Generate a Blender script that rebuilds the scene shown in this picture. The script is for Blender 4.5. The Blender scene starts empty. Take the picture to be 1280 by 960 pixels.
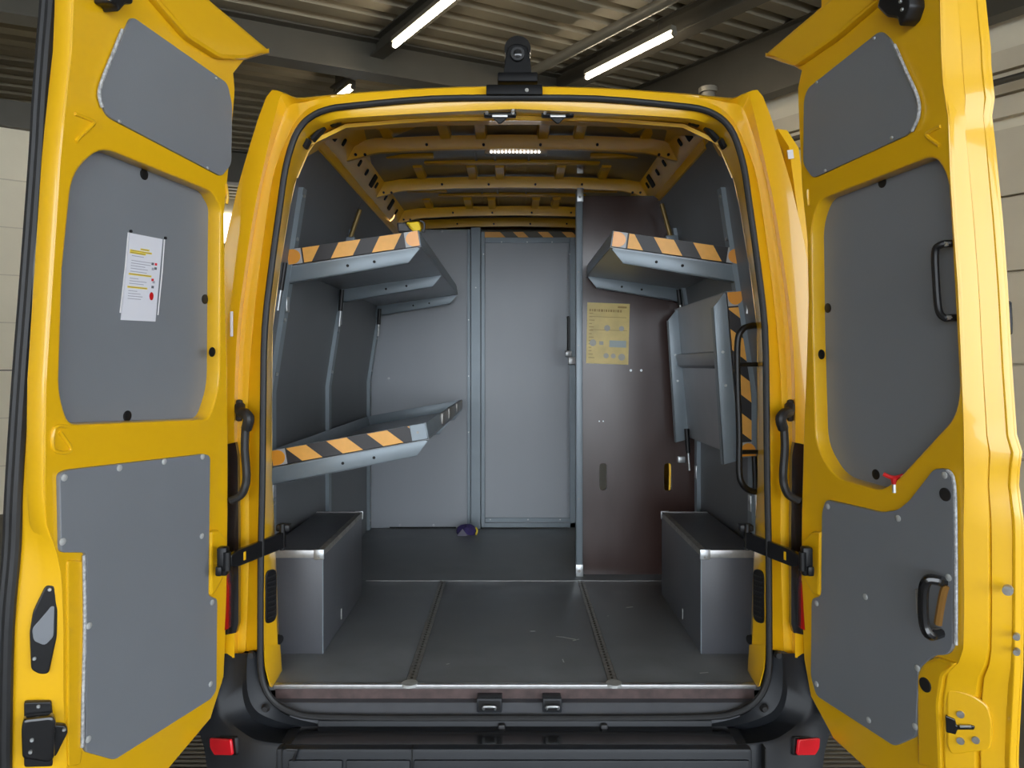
import bpy, bmesh, math, random
from mathutils import Vector, Matrix
random.seed(7)
V = Vector
SC = bpy.context.scene
COL = SC.collection

# ---------------------------------------------------------------- camera, world, light, exposure
F = 960.0            # focal length in pixels of the 1280x960 frame
CZ = 1.71            # camera height
HZ = 457.0           # horizon row
cam_data = bpy.data.cameras.new('camera')
cam_data.sensor_width = 36.0
cam_data.lens = F / 1280.0 * 36.0
cam_data.shift_y = -(480.0 - HZ) / 1280.0
cam_data.clip_start = 0.05
cam = bpy.data.objects.new('camera', cam_data)
cam.location = (0, 0, CZ)
cam.rotation_euler = (math.radians(90), 0, 0)
COL.objects.link(cam)
SC.camera = cam

world = bpy.data.worlds.new('overcast_sky')
SC.world = world
world.use_nodes = True
wn = world.node_tree.nodes
wn['Background'].inputs['Color'].default_value = (0.86, 0.93, 1.0, 1)
wn['Background'].inputs['Strength'].default_value = 3.2

SC.view_settings.view_transform = 'Standard'
SC.view_settings.look = 'None'
SC.view_settings.gamma = 1.0
SC.view_settings.use_curve_mapping = False
SC.view_settings.exposure = 0.88
LAMP_STRENGTH = 14.0

# ---------------------------------------------------------------- measuring helpers
def P(x, y, Y):
    """world point that stands at depth Y on the line of sight of photo point (x, y)"""
    return V(((x - 640.0) * Y / F, Y, CZ - (y - HZ) * Y / F))

FZ = 0.679           # height of the van's load floor above the hall floor
Y0 = 2.48            # depth of the load floor's rear edge

# ---------------------------------------------------------------- materials
MATS = {}
def mat(name, base, rough=0.5, metal=0.0, coat=0.0, coat_rough=0.06, emit=None, estr=0.0,
        noise=0.0, nscale=6.0, stretch=(1, 1, 1), bump=0.0, bscale=60.0, spec=0.5, rnoise=0.0, trans=0.0):
    m = bpy.data.materials.new(name)
    m.use_nodes = True
    nt = m.node_tree
    b = nt.nodes['Principled BSDF']
    b.inputs['Base Color'].default_value = (*base, 1)
    b.inputs['Roughness'].default_value = rough
    b.inputs['Metallic'].default_value = metal
    b.inputs['Coat Weight'].default_value = coat
    b.inputs['Coat Roughness'].default_value = coat_rough
    b.inputs['Specular IOR Level'].default_value = spec
    b.inputs['Transmission Weight'].default_value = trans
    if emit:
        b.inputs['Emission Color'].default_value = (*emit, 1)
        b.inputs['Emission Strength'].default_value = estr
    if noise or bump or rnoise:
        tc = nt.nodes.new('ShaderNodeTexCoord')
        mp = nt.nodes.new('ShaderNodeMapping')
        geo = nt.nodes.new('ShaderNodeNewGeometry')
        nt.links.new(geo.outputs['Position'], mp.inputs['Vector'])
        mp.inputs['Scale'].default_value = stretch
        if noise or rnoise:
            nz = nt.nodes.new('ShaderNodeTexNoise')
            nz.inputs['Scale'].default_value = nscale
            nz.inputs['Detail'].default_value = 5.0
            nt.links.new(mp.outputs['Vector'], nz.inputs['Vector'])
        if noise:
            mr = nt.nodes.new('ShaderNodeMapRange')
            mr.inputs['From Min'].default_value = 0.3
            mr.inputs['From Max'].default_value = 0.7
            mr.inputs['To Min'].default_value = 1.0 - noise
            mr.inputs['To Max'].default_value = 1.0 + noise
            nt.links.new(nz.outputs['Fac'], mr.inputs['Value'])
            mx = nt.nodes.new('ShaderNodeVectorMath')
            mx.operation = 'SCALE'
            mx.inputs[0].default_value = base
            nt.links.new(mr.outputs['Result'], mx.inputs['Scale'])
            nt.links.new(mx.outputs['Vector'], b.inputs['Base Color'])
        if rnoise:
            mr2 = nt.nodes.new('ShaderNodeMapRange')
            mr2.inputs['From Min'].default_value = 0.3
            mr2.inputs['From Max'].default_value = 0.7
            mr2.inputs['To Min'].default_value = max(0.02, rough - rnoise)
            mr2.inputs['To Max'].default_value = rough + rnoise
            nt.links.new(nz.outputs['Fac'], mr2.inputs['Value'])
            nt.links.new(mr2.outputs['Result'], b.inputs['Roughness'])
        if bump:
            n2 = nt.nodes.new('ShaderNodeTexNoise')
            n2.inputs['Scale'].default_value = bscale
            nt.links.new(mp.outputs['Vector'], n2.inputs['Vector'])
            bp = nt.nodes.new('ShaderNodeBump')
            bp.inputs['Strength'].default_value = bump
            bp.inputs['Distance'].default_value = 0.004
            nt.links.new(n2.outputs['Fac'], bp.inputs['Height'])
            nt.links.new(bp.outputs['Normal'], b.inputs['Normal'])
    MATS[name] = m
    return m

mat('yellow_paint', (0.82, 0.455, 0.006), 0.32, coat=0.6, coat_rough=0.05, noise=0.03, nscale=2.0)
mat('yellow_inside', (0.82, 0.44, 0.010), 0.30, coat=0.5, coat_rough=0.12, noise=0.08, nscale=5.0)
mat('roof_sheet', (0.26, 0.21, 0.13), 0.35, coat=0.3, noise=0.10, nscale=4.0)
mat('door_panel', (0.195, 0.207, 0.228), 0.42, noise=0.04, nscale=3.0, bump=0.05, bscale=300)
mat('panel_edge', (0.42, 0.43, 0.44), 0.5, noise=0.45, nscale=120.0)
mat('lining', (0.105, 0.110, 0.120), 0.42, noise=0.06, nscale=3.0, bump=0.05, bscale=250)
mat('bulkhead_laminate', (0.36, 0.385, 0.42), 0.36, noise=0.04, nscale=2.5, stretch=(1, 1, .25))
mat('floor_film', (0.165, 0.173, 0.182), 0.40, noise=0.16, nscale=7.0, rnoise=0.08, bump=0.12, bscale=400)
mat('box_film', (0.086, 0.089, 0.101), 0.40, noise=0.07, nscale=5.0, bump=0.06, bscale=300)
mat('brown_film', (0.050, 0.027, 0.023), 0.24, coat=0.35, coat_rough=0.28, noise=0.08, nscale=14.0, stretch=(1, 1, .3), rnoise=0.03)
mat('ply_edge', (0.075, 0.048, 0.045), 0.55, noise=0.35, nscale=30.0)
mat('steel_paint', (0.22, 0.26, 0.29), 0.38, metal=0.25, noise=0.05, nscale=8.0)
mat('shelf_sheet', (0.36, 0.365, 0.38), 0.34, metal=0.6, noise=0.06, nscale=6.0)
mat('zinc', (0.55, 0.57, 0.58), 0.36, metal=0.8, noise=0.15, nscale=60.0)
mat('aluminium', (0.50, 0.50, 0.50), 0.38, metal=0.7, noise=0.12, nscale=40.0)
mat('rail_metal', (0.30, 0.29, 0.27), 0.45, metal=0.5, noise=0.25, nscale=50.0)
mat('black_plastic', (0.010, 0.010, 0.011), 0.38, spec=0.35, noise=0.10, nscale=10.0)
mat('matte_black', (0.004, 0.004, 0.0045), 0.5, spec=0.2)
mat('black_gloss', (0.010, 0.010, 0.011), 0.20, coat=0.4)
mat('rubber', (0.016, 0.016, 0.017), 0.50, noise=0.15, nscale=20.0)
mat('bumper_plastic', (0.016, 0.018, 0.022), 0.45, spec=0.35, noise=0.10, nscale=9.0, bump=0.10, bscale=500)
mat('sill_plastic', (0.072, 0.075, 0.084), 0.48, noise=0.10, nscale=12.0)
mat('dark_void', (0.006, 0.006, 0.006), 0.8)
mat('screw_cap', (0.42, 0.43, 0.42), 0.45, noise=0.12, nscale=50.0)
mat('tape_black', (0.030, 0.028, 0.030), 0.45)
mat('tape_orange', (0.83, 0.41, 0.085), 0.40, noise=0.05, nscale=40.0)
mat('reflector_orange', (0.82, 0.33, 0.035), 0.30, coat=0.4)
mat('reflector_backing', (0.42, 0.42, 0.42), 0.40)
mat('reflector_red', (0.80, 0.010, 0.022), 0.30, coat=0.5, emit=None)
mat('red_plastic', (0.62, 0.012, 0.012), 0.35)
mat('lamp_red', (0.28, 0.006, 0.006), 0.15, coat=0.8)
mat('paper', (0.72, 0.72, 0.78), 0.6)
mat('paper_print', (0.36, 0.36, 0.42), 0.7)
mat('paper_yellow', (0.80, 0.62, 0.06), 0.6)
mat('paper_dark', (0.12, 0.12, 0.14), 0.7)
mat('poster_yellow', (0.62, 0.47, 0.15), 0.38, noise=0.15, nscale=14.0)
mat('poster_print', (0.34, 0.22, 0.06), 0.6)
mat('poster_grey', (0.40, 0.38, 0.33), 0.5)
mat('poster_blue', (0.36, 0.42, 0.42), 0.5)
mat('plain_white', (0.72, 0.70, 0.72), 0.5)
mat('purple_cloth', (0.045, 0.030, 0.13), 0.85, noise=0.25, nscale=40.0)
mat('grey_cloth', (0.20, 0.19, 0.25), 0.85)
mat('strap_yellow', (0.80, 0.55, 0.01), 0.6)
mat('glass_dark', (0.02, 0.02, 0.022), 0.05, coat=0.5)
mat('wood_grip', (0.26, 0.13, 0.03), 0.4)
mat('brass_dark', (0.24, 0.16, 0.05), 0.4, metal=0.4)
mat('ceiling_sheet', (0.30, 0.265, 0.19), 0.7, metal=0.0, noise=0.06, nscale=2.0)
mat('steel_beam', (0.095, 0.087, 0.069), 0.45, metal=0.3, noise=0.08, nscale=3.0)
mat('steel_beam_light', (0.22, 0.205, 0.165), 0.45, metal=0.3, noise=0.08, nscale=3.0)
mat('cream_wall', (0.86, 0.78, 0.60), 0.7, noise=0.05, nscale=1.5, bump=0.1, bscale=30)
mat('beige_door', (0.68, 0.60, 0.45), 0.55, noise=0.05, nscale=2.0)
mat('dark_joint', (0.10, 0.085, 0.06), 0.7)
mat('concrete', (0.085, 0.075, 0.062), 0.55, noise=0.22, nscale=3.0, bump=0.1, bscale=60)
mat('grate_metal', (0.13, 0.115, 0.09), 0.5, metal=0.4)
mat('tube_on', (0.9, 0.86, 0.8), 0.4, emit=(1.0, 0.86, 0.66), estr=LAMP_STRENGTH)
mat('led_on', (0.9, 0.9, 0.9), 0.4, emit=(1.0, 0.96, 0.9), estr=5.0)
mat('amber_on', (0.9, 0.6, 0.3), 0.4, emit=(1.0, 0.50, 0.14), estr=2.2)
mat('window_bright', (0.8, 0.8, 0.78), 0.3, emit=(1.0, 0.97, 0.9), estr=2.0)
mat('tyre', (0.015, 0.015, 0.015), 0.8)

# ---------------------------------------------------------------- object helpers
WLOC = {}
def link(o, parent, wloc):
    COL.objects.link(o)
    if parent is not None:
        o.parent = parent
        o.location = wloc - WLOC[parent.name]
    else:
        o.location = wloc
    WLOC[o.name] = wloc.copy()
    return o

def thing(name, label, cat, loc, group=None):
    o = bpy.data.objects.new(name, None)
    o.empty_display_size = 0.05
    link(o, None, V(loc))
    o['label'] = label; o['category'] = cat
    if group: o['group'] = group
    return o

def tag(o, label=None, cat=None, group=None, kind=None):
    if label: o['label'] = label
    if cat: o['category'] = cat
    if group: o['group'] = group
    if kind: o['kind'] = kind
    return o

def finish(name, me, m, parent=None, smooth=True, angle=35):
    """mesh given in world coordinates -> object whose origin is its base centre"""
    n = len(me.vertices)
    xs = [v.co for v in me.vertices]
    lo = V((min(c.x for c in xs), min(c.y for c in xs), min(c.z for c in xs)))
    hi = V((max(c.x for c in xs), max(c.y for c in xs), max(c.z for c in xs)))
    c = V(((lo.x + hi.x) / 2, (lo.y + hi.y) / 2, lo.z))
    me.transform(Matrix.Translation(-c))
    me.materials.clear()
    me.materials.append(MATS[m])
    if smooth:
        for p in me.polygons: p.use_smooth = True
        me.set_sharp_from_angle(angle=math.radians(angle))
    me.name = name
    o = bpy.data.objects.new(name, me)
    return link(o, parent, c)

def obj(name, bm, m, parent=None, smooth=True, angle=35):
    bmesh.ops.recalc_face_normals(bm, faces=bm.faces[:])
    me = bpy.data.meshes.new(name)
    bm.to_mesh(me); bm.free()
    return finish(name, me, m, parent, smooth, angle)

def inst(name, me, wloc, parent, rot=None):
    o = bpy.data.objects.new(name, me)
    if rot is not None: o.rotation_euler = rot.to_euler()
    return link(o, parent, V(wloc))

def NB(): return bmesh.new()

def merge(bm, other):
    me = bpy.data.meshes.new('tmp'); other.to_mesh(me); other.free()
    bm.from_mesh(me); bpy.data.meshes.remove(me)

def box(bm, c, size, R=None, bevel=0.0, seg=2):
    t = bmesh.new()
    bmesh.ops.create_cube(t, size=1.0)
    for v in t.verts: v.co = V((v.co.x * size[0], v.co.y * size[1], v.co.z * size[2]))
    if bevel > 0:
        bmesh.ops.bevel(t, geom=t.edges[:], offset=bevel, segments=seg, affect='EDGES', profile=0.5)
    M = Matrix.Translation(V(c))
    if R is not None: M = M @ R.to_4x4()
    t.transform(M)
    merge(bm, t)
    return bm

def boxmm(bm, lo, hi, bevel=0.0):
    lo = V(lo); hi = V(hi)
    return box(bm, (lo + hi) / 2, hi - lo, None, bevel)

def prism(bm, pts, off, bevel=0.0):
    """planar polygon swept along off"""
    t = bmesh.new(); off = V(off)
    a = [t.verts.new(V(p)) for p in pts]
    b = [t.verts.new(V(p) + off) for p in pts]
    n = len(pts)
    t.faces.new(a); t.faces.new(b[::-1])
    for i in range(n):
        t.faces.new((a[i], b[i], b[(i + 1) % n], a[(i + 1) % n]))
    bmesh.ops.recalc_face_normals(t, faces=t.faces[:])
    if bevel > 0:
        bmesh.ops.bevel(t, geom=t.edges[:], offset=bevel, segments=2, affect='EDGES', profile=0.5)
    merge(bm, t)
    return bm

def smooth_path(pts, sub=5, closed=False):
    pts = [V(p) for p in pts]; n = len(pts); out = []
    rng = n if closed else n - 1
    for i in range(rng):
        if closed:
            p0, p1, p2, p3 = pts[(i - 1) % n], pts[i], pts[(i + 1) % n], pts[(i + 2) % n]
        else:
            p0, p1, p2, p3 = pts[max(i - 1, 0)], pts[i], pts[i + 1], pts[min(i + 2, n - 1)]
        for k in range(sub):
            t = k / sub
            out.append(0.5 * ((2 * p1) + (p2 - p0) * t + (2 * p0 - 5 * p1 + 4 * p2 - p3) * t * t + (3 * p1 - p0 - 3 * p2 + p3) * t ** 3))
    if not closed: out.append(pts[-1])
    return out

def tube(bm, pts, r, n=10, closed=False, squash=None):
    pts = [V(p) for p in pts]; m = len(pts)
    rs = r if isinstance(r, (list, tuple)) else [r] * m
    rings = []
    up = None
    for i in range(m):
        if closed: d = pts[(i + 1) % m] - pts[(i - 1) % m]
        else: d = pts[min(i + 1, m - 1)] - pts[max(i - 1, 0)]
        d.normalize()
        if up is None:
            up = V((0, 0, 1)) if abs(d.z) < 0.9 else V((0, 1, 0))
        a = up - d * up.dot(d); a.normalize(); up = a
        b = d.cross(a)
        rings.append([bm.verts.new(pts[i] + (a * math.cos(2 * math.pi * k / n) + b * math.sin(2 * math.pi * k / n)) * rs[i]) for k in range(n)])
    for i in range(m if closed else m - 1):
        A, B = rings[i], rings[(i + 1) % m]
        for k in range(n):
            bm.faces.new((A[k], A[(k + 1) % n], B[(k + 1) % n], B[k]))
    if not closed:
        bm.faces.new(rings[0][::-1]); bm.faces.new(rings[-1])
    return bm

def cyl(bm, p0, p1, r0, r1=None, n=14):
    return tube(bm, [p0, p1], [r0, r0 if r1 is None else r1], n)

def loft(bm, contours, closed=False):
    rows = [[bm.verts.new(V(p)) for p in c] for c in contours]
    n = len(rows[0])
    for A, B in zip(rows[:-1], rows[1:]):
        for k in range(n if closed else n - 1):
            j = (k + 1) % n
            try: bm.faces.new((A[k], A[j], B[j], B[k]))
            except ValueError: pass
    return bm

def thicken(bm, t):
    bmesh.ops.recalc_face_normals(bm, faces=bm.faces[:])
    bmesh.ops.solidify(bm, geom=bm.faces[:], thickness=t)
    return bm

def round_poly(pts, r, seg=5):
    out = []; n = len(pts)
    for i in range(n):
        p = V(pts[i]).to_2d(); a = V(pts[i - 1]).to_2d(); b = V(pts[(i + 1) % n]).to_2d()
        rr = r[i] if isinstance(r, (list, tuple)) else r
        da = a - p; db = b - p
        la, lb = da.length, db.length
        if rr <= 0 or la < 1e-6 or lb < 1e-6: out.append(p); continue
        k = min(rr, la * 0.49, lb * 0.49)
        s = p + da / la * k; e = p + db / lb * k
        for j in range(seg + 1):
            t = j / seg
            out.append(s * (1 - t) ** 2 + p * 2 * t * (1 - t) + e * t * t)
    return out

def area2(l): return sum(l[i - 1][0] * l[i][1] - l[i][0] * l[i - 1][1] for i in range(len(l))) / 2

class Frame:
    """local frame: o origin, u, v in the plane, n normal"""
    def __init__(s, o, u, v, n):
        s.o, s.u, s.v, s.n = V(o), V(u), V(v), V(n)
    def w(s, a, b, c=0.0): return s.o + s.u * a + s.v * b + s.n * c
    def uv(s, x, y, c=0.0):
        """local coordinates at which the line of sight of photo point (x, y) meets the plane n = c"""
        d = V(((x - 640) / F, 1, -(y - HZ) / F)); e = V((0, 0, CZ))
        t = ((s.o + s.n * c - e).dot(s.n)) / d.dot(s.n)
        p = e + d * t - s.o
        return V((p.dot(s.u), p.dot(s.v)))
    def rot(s):
        return Matrix((s.u, s.v, s.n)).transposed()
    def M(s):
        return Matrix.Translation(s.o) @ s.rot().to_4x4()

def plate_mesh(fr, loops, w0, w1, bevel=0.003):
    cu = bpy.data.curves.new('c', 'CURVE')
    cu.dimensions = '2D'; cu.fill_mode = 'BOTH'
    h = abs(w1 - w0) / 2
    bv = min(bevel, h * 0.9)
    cu.extrude = h - bv
    cu.bevel_depth = bv; cu.bevel_resolution = 1
    for i, l in enumerate(loops):
        l = [V(p).to_2d() for p in l]
        if (area2(l) > 0) != (i == 0): l = l[::-1]
        sp = cu.splines.new('POLY'); sp.points.add(len(l) - 1)
        for q, p in zip(sp.points, l): q.co = (p.x, p.y, 0, 1)
        sp.use_cyclic_u = True
    if len(loops) == 1: cu.offset = -bv
    ob = bpy.data.objects.new('c', cu)
    me = bpy.data.meshes.new_from_object(ob)
    bpy.data.objects.remove(ob); bpy.data.curves.remove(cu)
    me.transform(fr.M() @ Matrix.Translation((0, 0, (w0 + w1) / 2)))
    return me

def plate(name, fr, loops, w0, w1, m, parent=None, bevel=0.003):
    return finish(name, plate_mesh(fr, loops, w0, w1, bevel), m, parent, angle=40)

def disc_mesh(name, r, h, m, n=14, dome=0.4):
    """button on the local z axis"""
    bm = NB()
    tube(bm, [(0, 0, 0), (0, 0, h * (1 - dome)), (0, 0, h)], [r, r, r * 0.72], n)
    bmesh.ops.recalc_face_normals(bm, faces=bm.faces[:])
    me = bpy.data.meshes.new(name); bm.to_mesh(me); bm.free()
    me.materials.append(MATS[m])
    for p in me.polygons: p.use_smooth = True
    me.set_sharp_from_angle(angle=math.radians(35))
    return me

# =================================================================== THE HALL
AX = V((-0.571, 0.821, 0)); AX.normalize()     # along the hall
BX = V((0.821, 0.571, 0)); BX.normalize()      # across the hall, to the right
GR = 0.065                                     # pitch of the roof along BX
def HP(a, b, z): return AX * a + BX * b + V((0, 0, z))
def roof_z(b): return 5.60 + GR * (b - 6.15)
A0, A1, B0, B1 = -7.0, 18.0, -9.0, 7.94

bm = NB(); prism(bm, [HP(A0 - 6, B0 - 5, 0), HP(A0 - 6, B1 + .35, 0), HP(A1 + .2, B1 + .35, 0), HP(A1 + .2, B0 - 5, 0)], (0, 0, -0.2))
tag(obj('floor', bm, 'concrete', smooth=False), 'dark brownish concrete floor of the hall', kind='structure')

# trapezoid roof sheet: ribs run along BX
bm = NB()
per = 0.33; rows = []
a = A0
while a < A1:
    for da, dz in ((0, 0), (0.15, 0), (0.175, 0.09), (0.305, 0.09)):
        rows.append([HP(a + da, b, roof_z(b) + dz) for b in (B0, B1 + 0.3)])
    a += per
loft(bm, rows)
thicken(bm, 0.02)
tag(obj('ceiling', bm, 'ceiling_sheet', smooth=False), 'beige corrugated steel roof sheet over the hall', kind='structure')

def hall_box(a0, a1, b0, b1, z0, z1):
    b_ = NB()
    prism(b_, [HP(a0, b0, z0), HP(a0, b1, z0), HP(a1, b1, z0), HP(a1, b0, z0)], (0, 0, z1 - z0))
    return b_

tag(obj('wall_back', hall_box(A1, A1 + 0.2, B0, B1, 0, 6.2), 'cream_wall', smooth=False), 'cream end wall of the hall behind the van', kind='structure')
tag(obj('wall_left', hall_box(-1.0, A1, B0 - 0.2, B0, 0, 6.2), 'cream_wall', smooth=False), 'cream side wall of the hall', kind='structure')
wr = tag(obj('wall_right', hall_box(A0, A1, B1 + 0.12, B1 + 0.32, 0, 6.2), 'cream_wall', smooth=False), 'beige side wall of the hall behind the sectional doors', kind='structure')
wp = tag(obj('wall_partition', hall_box(10.6, 10.85, B0, 1.45, 0, 4.45), 'cream_wall', smooth=False), 'cream block wall seen past the left open door', kind='structure')
# block courses of the partition wall
for z in (0.55, 1.1, 1.65, 2.2, 2.75, 3.3, 3.85):
    obj('joint', hall_box(10.594, 10.604, B0, 1.45, z, z + 0.012), 'dark_joint' if z == 1.65 else 'beige_door', wp, smooth=False)
# gate end: wall above and beside the open gate behind the photographer
tag(obj('trim_1', hall_box(A0 - 0.2, A0, B0, B1, 4.6, 6.2), 'cream_wall', smooth=False), 'lintel over the open hall gate', kind='structure')
# top of the partition: dark steel channel
tag(obj('trim_3', hall_box(A0, -1.0, B0 - 0.2, B0, 4.6, 6.2), 'cream_wall', smooth=False), 'lintel over the opening added in the side wall for daylight', kind='structure')  # unseen side opening, added so daylight reaches the right door
tag(obj('trim_2', hall_box(10.5, 10.9, B0, 1.45, 4.45, 4.75), 'steel_beam', smooth=False), 'dark steel channel on top of the cream block wall', kind='structure')

# bright slanted window bars in the end wall seen between left door and van
wi = tag(obj('window_1', hall_box(A1 - 0.06, A1 - 0.02, 0.0, 6.0, 4.2, 5.15), 'window_bright', smooth=False), 'daylit window band in the end wall', kind='structure')
for k in range(10):
    bb = 0.2 + k * 0.6
    b_ = NB(); prism(b_, [HP(A1 - 0.10, bb, 4.2), HP(A1 - 0.10, bb + 0.14, 4.2), HP(A1 - 0.10, bb + 0.72, 5.15), HP(A1 - 0.10, bb + 0.58, 5.15)], AX * 0.03)
    obj('brace', b_, 'steel_beam', wi, smooth=False)

# sectional doors along the right wall
def sectional(a0, a1, label):
    t = thing('sectional_door', label, 'hall door', HP((a0 + a1) / 2, B1, 0), 'sectional doors in the right hall wall')
    zs = [0.0, 0.84, 1.72, 2.59, 3.30, 3.95]
    for z0, z1 in zip(zs[:-1], zs[1:]):
        obj('door_panel', hall_box(a0, a1, B1, B1 + 0.08, z0 + 0.012, z1 - 0.012), 'beige_door', t, smooth=False)
    for z in zs[1:-1]:
        for da in (0.5, 2.0, 3.5):
            obj('hinge', hall_box(a0 + da, a0 + da + 0.12, B1 - 0.012, B1 + 0.002, z - 0.05, z + 0.05), 'steel_beam', t, smooth=False)
    for k in range(3):
        z = 4.05 + 0.22 * k
        obj('lintel_strip', hall_box(a0, a1, B1 - 0.02, B1 + 0.06, z, z + 0.19), 'beige_door', t, smooth=False)
    bm_ = NB(); cyl(bm_, HP(a0 + 0.1, B1 - 0.35, 4.28), HP(a1 - 0.1, B1 - 0.35, 4.28), 0.03)
    obj('torsion_shaft', bm_, 'steel_beam', t)
    bm_ = NB(); cyl(bm_, HP(a0 + 2.9, B1 - 0.35, 4.28), HP(a0 + 3.35, B1 - 0.35, 4.28), 0.085)
    obj('spring_drum', bm_, 'dark_joint', t)
    return t
sectional(-0.8, 3.6, 'beige sectional hall door seen past the outer edge of the right van door')
sectional(4.2, 8.6, 'beige sectional hall door farther back beside the van roof corner')

# beams under the roof
def beam(a0, b0, a1, b1, zoff, h, w, m, label, cat='beam', name='roof_beam', group='steel members under the hall roof'):
    p0 = HP(a0, b0, roof_z(b0) + zoff); p1 = HP(a1, b1, roof_z(b1) + zoff)
    d = (p1 - p0).normalized(); s = d.cross(V((0, 0, 1))).normalized()
    b_ = NB()
    tf = 0.02
    for (x0, x1, z0, z1) in ((-w / 2, w / 2, -tf, 0), (-w / 2, w / 2, -h, -h + tf), (-0.012, 0.012, -h + tf, -tf)):
        prism(b_, [p0 + s * x0 + V((0, 0, z0)), p0 + s * x1 + V((0, 0, z0)), p0 + s * x1 + V((0, 0, z1)), p0 + s * x0 + V((0, 0, z1))], p1 - p0)
    return tag(obj(name, b_, m, smooth=False), label, cat, group)

def ha(p): return p.dot(AX), p.dot(BX)
def at_roof(x, y, zoff):
    """hall coordinates where the sight line of (x, y) passes zoff under the roof"""
    d = V(((x - 640) / F, 1, -(y - HZ) / F))
    # CZ + t*d.z = 5.6 + GR*(t*d.B - 6.15) + zoff
    t = (5.60 - GR * 6.15 + zoff - CZ) / (d.z - GR * d.dot(BX))
    p = V((0, 0, CZ)) + d * t
    return ha(p)
# members running along the hall (towards upper right in the photo)
a_, b_ = at_roof(760, 70, -0.10)
beam(-6.5, b_, 12.5, b_, -0.02, 0.26, 0.20, 'steel_beam', 'dark steel beam carrying the right tube light')
a_, b2 = at_roof(505, 30, -0.08)
beam(-6.5, b2, 9.3, b2, -0.02, 0.20, 0.16, 'steel_beam', 'dark steel beam carrying the left tube light')
a_, b3 = at_roof(945, 101, -0.3)
beam(-6.5, b3, 16.5, b3, -0.05, 0.34, 0.22, 'steel_beam', 'deep steel beam above the van roof, right corner')
a_, b5 = at_roof(770, 30, -0.16)
bm = NB(); cyl(bm, HP(-6, b5, roof_z(b5) - 0.2), HP(11.5, b5, roof_z(b5) - 0.2), 0.06)
tag(obj('roof_pipe', bm, 'steel_beam_light'), 'round pale pipe running beside the right tube light', 'pipe')
# cross girders running along BX
a6, _ = at_roof(390, 68, -0.3)
beam(a6, B0 + 0.1, a6, b_ + 0.2, -0.04, 0.40, 0.26, 'steel_beam', 'deep dark girder crossing behind the left tube light', name='roof_girder')
a7, _ = at_roof(1270, 18, -0.2)
beam(a7, b3, a7, B1 - 0.1, -0.04, 0.30, 0.2, 'steel_beam', 'short steel girder at the upper right corner', name='roof_girder')
beam(13.6, B0 + 0.1, 13.6, B1 - 0.1, -0.04, 0.55, 0.26, 'steel_beam', 'far dark girder low between left door and van', name='roof_girder')
beam(A0 + 0.5, B1 - 0.15, 17.5, B1 - 0.15, -0.02, 0.75, 0.2, 'steel_beam', 'dark eaves beam along the right wall', name='eaves_beam')
bm = NB(); pp = P(885, 110, 9.2)
cyl(bm, V((pp.x, pp.y, 0)), pp, 0.085); cyl(bm, pp - V((0, 0, .06)), pp, 0.11)
tag(obj('stand_pipe', bm, 'steel_beam_light'), 'pale stand pipe whose top shows above the van roof', 'pipe')

# tube lights
def tube_light(x0, y0, x1, y1, z, label):
    h = z - CZ
    def q(x, y):
        Y = F * h / (HZ - y); return V(((x - 640) * Y / F, Y, z))
    p0, p1 = q(x0, y0), q(x1, y1)
    d = (p1 - p0).normalized(); s = V((-d.y, d.x, 0))
    t = thing('tube_light', label, 'ceiling lamp', (p0 + p1) / 2 + V((0, 0, -0.05)), 'tube lights under the hall roof')
    b_ = NB()
    prism(b_, [p0 - s * 0.045 + V((0, 0, 0.03)), p0 + s * 0.045 + V((0, 0, 0.03)), p0 + s * 0.035 + V((0, 0, 0.09)), p0 - s * 0.035 + V((0, 0, 0.09))], p1 - p0)
    obj('housing', b_, 'steel_beam_light', t, smooth=False)
    b_ = NB(); cyl(b_, p0 + d * 0.01, p1 - d * 0.01, 0.028)
    obj('diffuser', b_, 'tube_on', t)
    for e, sg in ((p0, -1), (p1, 1)):
        b_ = NB(); cyl(b_, e + d * 0.01 * sg * -1, e + d * 0.025 * sg, 0.031)
        obj('end_cap', b_, 'steel_beam_light', t)
    for k in (0.15, 0.85):
        c = p0.lerp(p1, k); b = c.dot(BX)
        b_ = NB(); cyl(b_, c + V((0, 0, 0.08)), V((c.x, c.y, roof_z(b) - 0.15)), 0.008, n=6)
        obj('hanger', b_, 'steel_beam', t)
    return p0, p1
tube_light(733, 97, 842, 42, 5.24, 'lit tube lamp to the right of the roof camera')
tube_light(493, 57, 600, -30, 5.15, 'lit tube lamp to the left of the roof camera')
# further lamps of the same rows, outside the frame
tube_light(414, 130, 441, 109, 5.1, 'far lit tube lamp low behind the van roof')

# drain grates in the floor beside the van
for sx, lab in ((-1, 'slotted drain grate in the floor below the left door corner'), (1, 'slotted drain grate in the floor below the right door corner')):
    t = thing('drain_grate', lab, 'floor grate', (sx * 1.42, 3.0, 0.0), 'drain grates beside the van')
    b_ = NB()
    for xx in (1.05, 1.79): boxmm(b_, (sx * xx - 0.02, 2.4, 0.0), (sx * xx + 0.02, 3.7, 0.025))
    obj('frame', b_, 'grate_metal', t, smooth=False)
    bar = NB(); box(bar, (0, 0, 0), (0.70, 0.014, 0.02)); me = bpy.data.meshes.new('bar'); bar.to_mesh(me); bar.free(); me.materials.append(MATS['grate_metal'])
    for k in range(36): inst('bar', me, (sx * 1.42, 2.42 + k * 0.036, 0.012), t)

# =================================================================== THE VAN
XC = 643.5
van = thing('delivery_van', 'yellow high-roof delivery van seen from behind with both rear doors open', 'van', (0.0, 5.2, 0.0))

def contour(pts, Y):
    L = [P(x, y, Y) for x, y in pts]
    R = [P(2 * XC - x, y, Y) for x, y in pts if x < XC - 1]
    L = L[::-1]                      # from bottom left up to the top centre
    return L + R                     # ... and down the right side

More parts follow.
